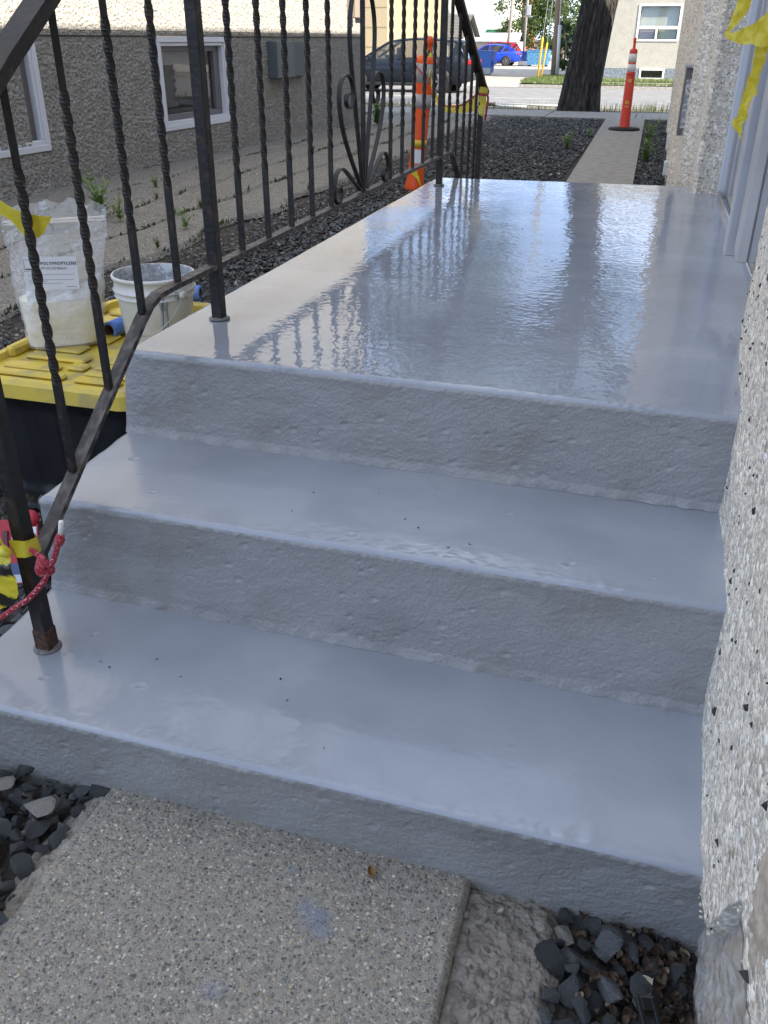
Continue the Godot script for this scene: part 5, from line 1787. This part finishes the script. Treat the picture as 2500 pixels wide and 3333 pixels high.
func container(label: String, at: Vector3, w: float, h: float, d: float, c: Color, faded: bool, turn := 0.0) -> void:
	var t := thing("waste_container", label, "dumpster", at, turn, "blue waste containers")
	var m: Material = tex(ntex(700 + int(at.z * -3), .02, 3, 5, two(lin(c.r, c.g, c.b), lin(c.r * 1.6 + .03, c.g * 1.5 + .06, c.b * 1.2 + .03))), .6, .8) if faded else flatm(lin(c.r, c.g, c.b), .5)
	var s := st()
	loft(s, [[rrect(0, 0, w * .46, d * .44, .05), .10], [rrect(0, 0, w * .5, d * .5, .05), h * .92], [rrect(0, 0, w * .52, d * .52, .05), h * .92], [rrect(0, 0, w * .52, d * .52, .05), h]])
	cap(s, rrect(0, 0, w * .52, d * .52, .05), h)
	obj("body", s, m, t)
	one_box("lid", Vector3(-w * .53, h + .004, -d * .53), Vector3(w * .53, h + .06, d * .53), flatm(lin(c.r * .7, c.g * .7, c.b * .7), .5), t, .02)
	for sg in [-1, 1]:
		one_box("lift_pocket", Vector3(sg * w * .52 - .06, h * .45, -d * .3), Vector3(sg * w * .52 + .06, h * .60, d * .3), m, t, .01)
		one_box("skid", Vector3(sg * w * .38 - .05, 0, -d * .42), Vector3(sg * w * .38 + .05, .11, d * .42), mats.black_rubber, t)
	if not faded:
		one_box("base_panel", Vector3(-w * .47, .03, d * .44), Vector3(w * .47, h * .32, d * .49), flatm(lin(.26, .31, .36), .5), t, .01)

# ---------------------------------------------------------------- buildings across the street
func build_far() -> void:
	var f := thing("beige_building", "pale beige stucco building with one white window and blue-grey base across the street", "building")
	var x0 := -3.42
	var s := st()
	for q in [[x0, -.56, -1.86, 6.4], [-1.86, -.56, .03, .545], [-1.86, 2.02, .03, 6.4], [.03, -.56, 9.0, 6.4]]:
		box(s, Vector3(q[0], q[1], -47.4), Vector3(q[2], q[3], -47.0))
	box(s, Vector3(x0, -.56, -60), Vector3(x0 + .3, 6.4, -47.4))
	box(s, Vector3(8.7, -.56, -60), Vector3(9.0, 6.4, -47.4))
	box(s, Vector3(x0, 6.2, -60), Vector3(9.0, 6.4, -47.4))
	obj("wall", s, mats.facade, f)
	one_box("roof", Vector3(x0 - .25, 6.4, -60.2), Vector3(9.2, 6.62, -46.75), mats.concrete, f, .02)
	var b := st()
	for q in [[x0 - .03, -1.3, -1.50, -.565], [-1.50, -1.3, -.38, -1.03], [-.38, -1.3, 9.03, -.565]]:
		box(b, Vector3(q[0], q[1], -47.4), Vector3(q[2], q[3], -46.96))
	obj("foundation", b, mats.facade_base, f)
	var w := Node3D.new()
	put(w, f, "window")
	var fr := st()
	for q in [[-1.86, .545, .03, .63], [-1.86, 1.94, .03, 2.02], [-1.86, .63, -1.77, 1.94], [-.06, .63, .03, 1.94], [-1.77, 1.03, -.06, 1.16], [-1.02, .63, -.93, 1.03]]:
		box(fr, Vector3(q[0], q[1], -47.1), Vector3(q[2], q[3], -46.96), .012)
	obj("frame", fr, mats.white_paint, w)
	one_box("pane", Vector3(-1.77, .63, -47.12), Vector3(-.06, 1.94, -47.11), mats.glass, w)
	var bl := st()
	for k in 17:
		cbox(bl, Transform3D(Basis(Vector3.RIGHT, 1.15), Vector3(-.915, 1.17 + k * .045, -47.2)), Vector3(1.66, .004, .046))
	var bo := obj("blind_slats", bl, flatm(lin(.70, .76, .68), .6), w)
	bo.set_meta("kind", "stuff")
	one_box("curtain", Vector3(-.9, .63, -47.24), Vector3(-.1, 1.03, -47.22), flatm(lin(.38, .46, .36), .8), w)
	one_box("lower_blind", Vector3(-1.74, .63, -47.24), Vector3(-1.05, 1.0, -47.22), flatm(lin(.42, .40, .44), .8), w)
	one_box("room", Vector3(-1.85, .56, -47.38), Vector3(.02, 2.0, -47.34), mats.dark_room, w)
	var w2 := Node3D.new()
	put(w2, f, "basement_window")
	var f2 := st()
	for q in [[-1.50, -1.03, -.38, -.95], [-1.50, -.64, -.38, -.565], [-1.50, -.95, -1.42, -.64], [-.46, -.95, -.38, -.64]]:
		box(f2, Vector3(q[0], q[1], -47.1), Vector3(q[2], q[3], -46.93), .01)
	obj("frame", f2, mats.white_paint, w2)
	one_box("pane", Vector3(-1.42, -.95, -47.1), Vector3(-.46, -.64, -47.09), mats.glass, w2)
	one_box("room", Vector3(-1.5, -1.02, -47.3), Vector3(-.4, -.57, -47.26), mats.dark_room, w2)
	# tan brick block behind the SUV
	var tb := thing("tan_brick_building", "tan brick building standing behind the grey car at the left house corner", "building")
	one_box("wall", Vector3(-28, -1.2, -56), Vector3(-12.86, 6.8, -44), mats.tan_brick, tb)
	one_box("roof", Vector3(-28.2, 6.8, -56.2), Vector3(-12.7, 7.1, -43.8), mats.concrete, tb, .02)
	for k in 9:
		one_box("brick_course", Vector3(-28, -.55 + k * .8, -43.995), Vector3(-12.86, -.52 + k * .8, -43.985), flatm(lin(.32, .25, .15), .9), tb)
	# garage
	var g := thing("garage", "small garage with weathered grey shingle roof and white gable end", "garage")
	var rf := st()
	face(rf, Vector3(-22, .70, -58.0), Vector3(-12.2, .70, -58.0), Vector3(-12.2, 1.95, -60.6), Vector3(-22, 1.95, -60.6), Vector3(0, 1, 1))
	face(rf, Vector3(-22, .70, -63.2), Vector3(-12.2, .70, -63.2), Vector3(-12.2, 1.95, -60.6), Vector3(-22, 1.95, -60.6), Vector3(0, 1, -1))
	face(rf, Vector3(-22, .60, -58.0), Vector3(-12.2, .60, -58.0), Vector3(-12.2, .70, -58.0), Vector3(-22, .70, -58.0), Vector3(0, 0, 1))
	obj("roof", rf, mats.shingle, g)
	for k in 7:
		var q := (k + .6) / 7.6
		one_box("shingle_row", Vector3(-22, lerpf(.70, 1.95, q) - .004, lerpf(-58.0, -60.6, q) - .02), Vector3(-12.2, lerpf(.70, 1.95, q) + .016, lerpf(-58.0, -60.6, q) + .02), mats.shingle, g)
	var wl := st()
	box(wl, Vector3(-21.8, -1.2, -63.0), Vector3(-12.5, .66, -58.2))
	for e in [-12.5]:
		ftri(wl, Vector3(e, .66, -63.0), Vector3(e, .66, -58.2), Vector3(e, 1.86, -60.6), Vector3.RIGHT)
	obj("wall", wl, mats.siding, g)
	for k in 9:
		one_box("siding_board", Vector3(-12.505, -1.05 + k * .2, -62.9), Vector3(-12.485, -1.03 + k * .2, -58.3), mats.siding, g)
	one_box("door", Vector3(-14.3, -1.16, -58.21), Vector3(-13.2, .45, -58.16), mats.white_paint, g, .01)
	# big white building, its brick neighbour, the shed
	var wb := thing("white_building", "large white rendered building in full sun beyond the lot", "building")
	one_box("wall", Vector3(-40, -1.2, -112), Vector3(-16.45, 9.5, -100), mats.white_wall, wb)
	one_box("roof", Vector3(-40.2, 9.5, -112.2), Vector3(-16.3, 9.8, -99.8), mats.concrete, wb)
	one_box("green_sign", Vector3(-18.7, 1.16, -99.97), Vector3(-16.6, 1.46, -99.85), flatm(lin(.03, .20, .11), .6), wb, .01)
	var rb := thing("brick_building", "orange brick building rising just right of the white building", "building")
	one_box("wall", Vector3(-20, -1.2, -118), Vector3(-16.15, 9.5, -108), mats.red_brick, rb)
	one_box("roof", Vector3(-20.1, 9.5, -118.1), Vector3(-16.0, 9.75, -107.9), mats.concrete, rb)
	var sh := thing("shed", "low shed with pale metal roof behind the blue sedan", "shed")
	var sr := st()
	face(sr, Vector3(-17.4, .52, -86), Vector3(-13.2, .45, -86), Vector3(-13.4, 1.10, -89), Vector3(-17.4, 1.10, -89), Vector3(0, 1, 1))
	face(sr, Vector3(-17.4, .44, -86), Vector3(-13.2, .37, -86), Vector3(-13.2, .45, -86), Vector3(-17.4, .52, -86), Vector3(0, 0, 1))
	obj("roof", sr, flatm(lin(.50, .51, .54), .5), sh)
	one_box("wall", Vector3(-17.2, -1.2, -90), Vector3(-13.4, .40, -86.4), flatm(lin(.55, .52, .47), .8), sh)
	var fe := thing("board_fence", "brown board fence under the pale shed roof", "fence")
	for k in 11:
		one_box("board", Vector3(-17.2 + k * .24, -1.2, -85.5), Vector3(-17.2 + k * .24 + .22, .02, -85.46), flatm(lin(.16 + .02 * (k % 3), .105 + .012 * (k % 3), .07), .9), fe)
	var gh := thing("gabled_house", "house with steep dark grey gable roof above the garage", "house")
	var gr := st()
	face(gr, Vector3(-21.9, 2.6, -90), Vector3(-21.9, 2.6, -98), Vector3(-24.6, 6.6, -98), Vector3(-24.6, 6.6, -90), Vector3(1, 1, 0))
	face(gr, Vector3(-27.3, 2.6, -90), Vector3(-27.3, 2.6, -98), Vector3(-24.6, 6.6, -98), Vector3(-24.6, 6.6, -90), Vector3(-1, 1, 0))
	obj("roof", gr, mats.shingle, gh)
	var gw := st()
	box(gw, Vector3(-27.0, -1.2, -97.8), Vector3(-22.2, 2.7, -90.2))
	ftri(gw, Vector3(-27.0, 2.7, -90.2), Vector3(-22.2, 2.7, -90.2), Vector3(-24.6, 6.3, -90.2), Vector3.BACK)
	obj("wall", gw, mats.siding, gh)
	# waste containers, poles, wires
	container("nearest blue plastic waste container with pale lower panel, left of the blue sedan", Vector3(-10.2, -1.08, -51.75), 2.0, 1.08, 1.1, Color(.02, .10, .42), false)
	container("faded light blue dumpster behind the yellow guy wire sleeves", Vector3(-9.60, -1.14, -72.5), 1.60, 1.02, 1.3, Color(.05, .17, .38), true)
	container("dark blue bin between the red car and the faded dumpster", Vector3(-10.95, -1.14, -74.4), .70, .90, 1.2, Color(.015, .05, .20), false)
	var up := thing("utility_pole", "thick brown wooden utility pole with grey conduit on the grass island", "utility pole", Vector3(-5.83, -1.06, -50.2))
	var ps := st(true)
	tube(ps, [Vector3.ZERO, Vector3(-.22, 11.5, 0)], [.135, .10], 14)
	obj("pole", ps, mats.pole_wood, up)
	var cd := st(true)
	tube(cd, [Vector3(.20, 0, .14), Vector3(.13, 2.3, .14)], .085, 10)
	tube(cd, [Vector3(.10, 2.3, .13), Vector3(.0, 7.0, .12)], .035, 8)
	obj("conduit", cd, flatm(lin(.45, .50, .54), .5), up)
	var ca := st()
	box(ca, Vector3(-1.4, 10.4, -.06), Vector3(1.0, 10.52, .06))
	obj("crossarm", ca, mats.pole_wood, up)
	for q in [["thin weathered pole with lamp arm beside the tree foliage, farther off", Vector3(-11.1, -1.15, -75.0), .10, 9.5, .08], ["pale leaning pole in front of the orange brick building", Vector3(-13.2, -1.15, -80.0), .13, 9.0, .40]]:
		var p := thing("utility_pole", q[0], "utility pole", q[1])
		var s2 := st(true)
		tube(s2, [Vector3.ZERO, Vector3(q[4], q[3], 0)], [q[2], q[2] * .8], 10)
		obj("pole", s2, flatm(lin(.36, .33, .30), .8), p)
		if q[2] < .12:
			one_box("lamp_arm", Vector3(0, 3.2, -.05), Vector3(.5, 3.28, .05), flatm(lin(.3, .3, .3), .6), p)
			one_box("transformer_box", Vector3(.03, 3.3, -.12), Vector3(.33, 4.0, .12), flatm(lin(.35, .36, .38), .6), p, .03)
	for q in [["yellow guy wire sleeve, taller one left of the pole", Vector3(-6.02, -1.02, -45.65), Vector3(.07, 1.72, -.25), .048], ["yellow guy wire sleeve, shorter and brighter one beside the pole", Vector3(-5.90, -1.02, -45.9), Vector3(.14, 1.50, -.3), .042]]:
		var gd := thing("guy_wire_guard", q[0], "guy wire guard", q[1], 0, "yellow guy wire sleeves")
		var s3 := st(true)
		var e: Vector3 = q[2]
		tube(s3, [Vector3.ZERO, e * .96, e * .985, e], [q[3], q[3], q[3] * .8, q[3] * .3], 12)
		obj("sleeve", s3, flatm(lin(.70, .42, .02), .5), gd)
		var wr := st()
		tube(wr, [e * .9, e.lerp(Vector3(.10, 9.6, -4.2), .5), Vector3(.10, 9.6, -4.2)], .012, 5)
		obj("wire", wr, flatm(lin(.3, .34, .33), .4, .5), gd)
	# thin grass of wires between the poles
	var ow := thing("overhead_wire", "thin dark overhead wires between the poles over the lot", "wire")
	for k in 3:
		var wz := st()
		var pts := []
		for i in 13:
			var u := i / 12.0
			pts.append(Vector3(-6.9 + k * .9, 9.35, -50.2).lerp(Vector3(-11.0, 8.2, -75), u) + Vector3(0, -1.2 * sin(u * PI), 0))
		tube(wz, pts, .012, 4)
		obj("wire", wz, mats.black_rubber, ow)

# ---------------------------------------------------------------- trees
func leaf_mesh() -> ArrayMesh:
	var s := st()
	ftri(s, Vector3(0, 0, -.5), Vector3(-.3, .06, 0), Vector3(0, 0, .5), Vector3.UP)
	ftri(s, Vector3(0, 0, -.5), Vector3(.3, .06, 0), Vector3(0, 0, .5), Vector3.UP)
	s.generate_normals()
	return s.commit()

func crown(t: Node3D, sd: int, clumps: Array, per: int, size: float, tone: Color) -> void:
	var r := RandomNumberGenerator.new()
	r.seed = sd
	var xf := []
	var cs := []
	for c in clumps:
		var k := r.randf_range(.7, 1.35)
		for i in per:
			var p: Vector3 = c[0] + Vector3(r.randfn(0, .45), r.randfn(0, .38), r.randfn(0, .45)) * c[1]
			var sz := size * r.randf_range(.6, 1.3)
			xf.append(Transform3D(Basis.from_euler(Vector3(r.randf_range(-1.2, 1.2), r.randf() * TAU, r.randf_range(-1.2, 1.2))) * Basis.from_scale(Vector3.ONE * sz), p))
			var g := k * r.randf_range(.8, 1.2)
			cs.append(Color(tone.r * g, tone.g * g, tone.b * g))
	copies("crown", leaf_mesh(), mats.leaf, xf, cs, t)

func build_trees() -> void:
	var t := thing("street_tree", "thick dark barked tree leaning right, rooted beside the sidewalk", "tree", Vector3(-1.62, -.60, -18.45))
	var spine := [Vector3(0, -.15, 0), Vector3(.02, .4, 0), Vector3(.12, 1.2, 0), Vector3(.24, 2.2, 0), Vector3(.36, 3.2, .05), Vector3(.46, 4.3, .1), Vector3(.5, 5.2, .1)]
	var rad := [.40, .345, .318, .305, .30, .32, .28]
	var trunk := func(u: float, v: float) -> Vector3:
		var q := v * (spine.size() - 1)
		var i := mini(int(q), spine.size() - 2)
		var f := q - i
		var c: Vector3 = (spine[i] as Vector3).lerp(spine[i + 1], f)
		var rr := lerpf(rad[i], rad[i + 1], f)
		var a := u * TAU
		var ridge := absf(nz.get_noise_3d(cos(a) * 85.0, c.y * 7.0, sin(a) * 85.0))
		rr *= 1.0 + .10 * nz.get_noise_3d(cos(a) * 16, c.y * 8, sin(a) * 16) + .09 * exp(-v * 16.0) * absf(sin(a * 2.5 + .4))
		rr -= .055 * pow(1.0 - minf(1.0, ridge * 2.6), 2.0) - .012
		return c + Vector3(cos(a) * rr, 0, sin(a) * rr)
	mi("trunk", grid(trunk, 150, 120, false), mats.bark, t)
	var r := RandomNumberGenerator.new()
	r.seed = 15
	var clumps := []
	for i in 13:
		var a := TAU * i / 9.0 + r.randf_range(-.3, .3)
		var reach := r.randf_range(2.4, 4.6)
		var e := Vector3(.5 + cos(a) * reach * 1.15, r.randf_range(5.4, 9.8), sin(a) * reach)
		if i >= 9:
			e = Vector3(-1.6 - (i - 9) * 1.25, r.randf_range(4.6, 5.4), r.randf_range(-1.6, 1.2))
		var s := st(true)
		var pts := smoothed([Vector3(.45, 4.2, .1), Vector3(.4, 5.2, .1).lerp(e, .35) + Vector3(0, .5, 0), e], 6)
		var rr := []
		for k in pts.size():
			rr.append(lerpf(.20, .03, float(k) / (pts.size() - 1)))
		tube(s, pts, rr, 8)
		obj("limb", s, mats.bark, t)
		for k in (12 if i < 9 else 5):
			clumps.append([e.lerp(Vector3(0, 6, 0), r.randf_range(-.25, .5)) + Vector3(r.randfn(0, 1.0), r.randfn(0, .9), r.randfn(0, 1.0)), r.randf_range(.6, 1.2)])
	crown(t, 16, clumps, 170, .16, Color(.055, .095, .030))
	var far := [["green tree with airy crown left of the thin pole", Vector3(-13.8, -1.2, -92), 7.5, 2.6, 31, Color(.085, .13, .035)], ["tall green tree behind the utility pole, widest crown", Vector3(-10.5, -1.2, -95), 8.6, 3.2, 32, Color(.095, .14, .04)], ["low dark evergreen bush beside the leaning trunk", Vector3(-6.65, -1.15, -62), 2.7, .85, 33, Color(.035, .075, .022)], ["yellow green shrub above the shingle roof of the garage", Vector3(-23.0, -1.2, -88), 3.3, 1.4, 34, Color(.17, .20, .05)]]
	for q in far:
		var low: bool = q[2] < 3.5
		var o := thing("bush" if low else "tree", q[0], "bush" if low else "tree", q[1])
		var s := st(true)
		tube(s, [Vector3.ZERO, Vector3(.1, q[2] * .5, 0), Vector3(-.1, q[2] * .85, 0)], [q[3] * .09, q[3] * .06, .03], 8)
		obj("trunk", s, mats.pole_wood, o)
		var rr := RandomNumberGenerator.new()
		rr.seed = q[4]
		var cl := []
		for k in (26 if low else 60):
			var h := rr.randf_range(.10 if low else .16, 1.0)
			var w: float = q[3] * sqrt(maxf(.05, 1.0 - pow(absf(h - .5) * 1.8, 2.0)))
			var a := rr.randf() * TAU
			var d := sqrt(rr.randf()) * w
			cl.append([Vector3(cos(a) * d, h * q[2], sin(a) * d), q[3] * rr.randf_range(.22, .38)])
		crown(o, q[4] + 100, cl, 130 if low else 150, .15 if low else .26, q[5])

# ---------------------------------------------------------------- the whole
func _ready() -> void:
	rng.seed = 1
	nz.seed = 7
	nz.noise_type = FastNoiseLite.TYPE_SIMPLEX_SMOOTH
	nz.frequency = 0.05
	var cam := Camera3D.new()
	cam.name = "camera"
	cam.position = Vector3(0, .6069, 0)
	cam.rotation = Vector3(-.4969, .2849, .0053)
	cam.fov = 60.768
	cam.near = .05
	cam.far = 900
	cam.current = true
	add_child(cam)
	var sky := ProceduralSkyMaterial.new()
	sky.sky_top_color = lin(.35, .44, .62)
	sky.sky_horizon_color = lin(.29, .46, .79)
	sky.sky_curve = .22
	sky.ground_bottom_color = lin(.12, .11, .10)
	sky.ground_horizon_color = lin(.35, .36, .36)
	sky.sky_energy_multiplier = 1.0
	sky.sky_cover = ntex(93, .012, FastNoiseLite.TYPE_SIMPLEX_SMOOTH, 5, [[.54, .70], [Color(1, 1, 1, 0), Color(1, 1, 1, .8)]], 1024)
	sky.sky_cover_modulate = Color(.93, .91, .88)
	var env := Environment.new()
	env.background_mode = Environment.BG_SKY
	env.sky = Sky.new()
	env.sky.sky_material = sky
	env.background_energy_multiplier = 1.0
	env.tonemap_mode = Environment.TONE_MAPPER_LINEAR
	env.tonemap_exposure = 2.5
	env.sdfgi_enabled = true
	env.ssao_enabled = true
	env.ssil_enabled = true
	var we := WorldEnvironment.new()
	we.name = "environment"
	we.environment = env
	add_child(we)
	var sun := DirectionalLight3D.new()
	sun.name = "sun"
	sun.light_energy = 1.5
	sun.light_color = Color(1.0, .955, .88)
	sun.light_angular_distance = .55
	sun.shadow_enabled = true
	sun.look_at_from_position(Vector3(.70, .60, .32), Vector3.ZERO)
	add_child(sun)
	build_materials()
	mats.path_concrete = tex(ntex(64, .02, 3, 6, two(lin(.26, .235, .205), lin(.34, .315, .28))), .9, 1.0, ntex(65, .09, 3, 4), .3)
	mats.boulevard = tex(ntex(66, .03, 3, 5, two(lin(.10, .09, .065), lin(.17, .16, .11))), .95, .5, ntex(67, .08, 3, 4), 1.5)
	mats.white_paint = flatm(lin(.74, .73, .70), .5)
	mats.tan_brick = tex(ntex(68, .03, 3, 5, two(lin(.36, .29, .185), lin(.42, .345, .225))), .9, 1.2, ntex(69, .08, 3, 3), .5)
	mats.red_brick = tex(ntex(70, .03, 3, 5, two(lin(.38, .13, .06), lin(.46, .17, .08))), .9, .8)
	mats.white_wall = tex(ntex(71, .01, 3, 4, two(lin(.70, .69, .64), lin(.76, .75, .71))), .9, .2)
	mats.siding = tex(ntex(72, .01, 3, 4, two(lin(.60, .59, .56), lin(.68, .67, .64))), .8, .3)
	mats.shingle = tex(ntex(73, .05, 3, 5, two(lin(.10, .098, .092), lin(.19, .185, .175))), .95, Vector3(.35, 1.4, 1.4), ntex(74, .08, 3, 4), 2.0)
	mats.pole_wood = tex(ntex(75, .03, 3, 5, two(lin(.17, .135, .105), lin(.25, .205, .165))), .9, Vector3(3, .4, 3))
	mats.grit = flatm(lin(.17, .175, .185), .4)
	mats.flange = tex(ntex(76, .06, 3, 4, two(lin(.10, .095, .09), lin(.20, .20, .205))), .6, 4.0)
	mats.smudge = flatm(Color.WHITE, .5)
	mats.smudge.vertex_color_use_as_albedo = true
	mats.smudge.transparency = BaseMaterial3D.TRANSPARENCY_ALPHA
	mats.car_glass = flatm(Color(.10, .13, .14, .45), .03)
	mats.car_glass.transparency = BaseMaterial3D.TRANSPARENCY_ALPHA
	mats.tail_lamp = flatm(lin(.42, .012, .012), .15)
	build_ground()
	build_street()
	build_left_house()
	build_right_house()
	build_stoop()
	build_railing()
	build_gravel()
	build_far()
	build_cars()
	build_trees()
	build_tote()
	build_bag()
	build_pail()
	roller("blue diamond-patterned roller cover with brown core, lying before the pail", Vector3(-1.515, DECK + .0265, -2.225), Vector3(-1.487, DECK + .0265, -2.50))
	roller("blue roller cover mostly hidden behind the white pail", Vector3(-1.655, DECK + .045, -2.585), Vector3(-1.42, DECK + .045, -2.64))
	build_tapes()
	build_card()
	build_markers()
	build_weeds()
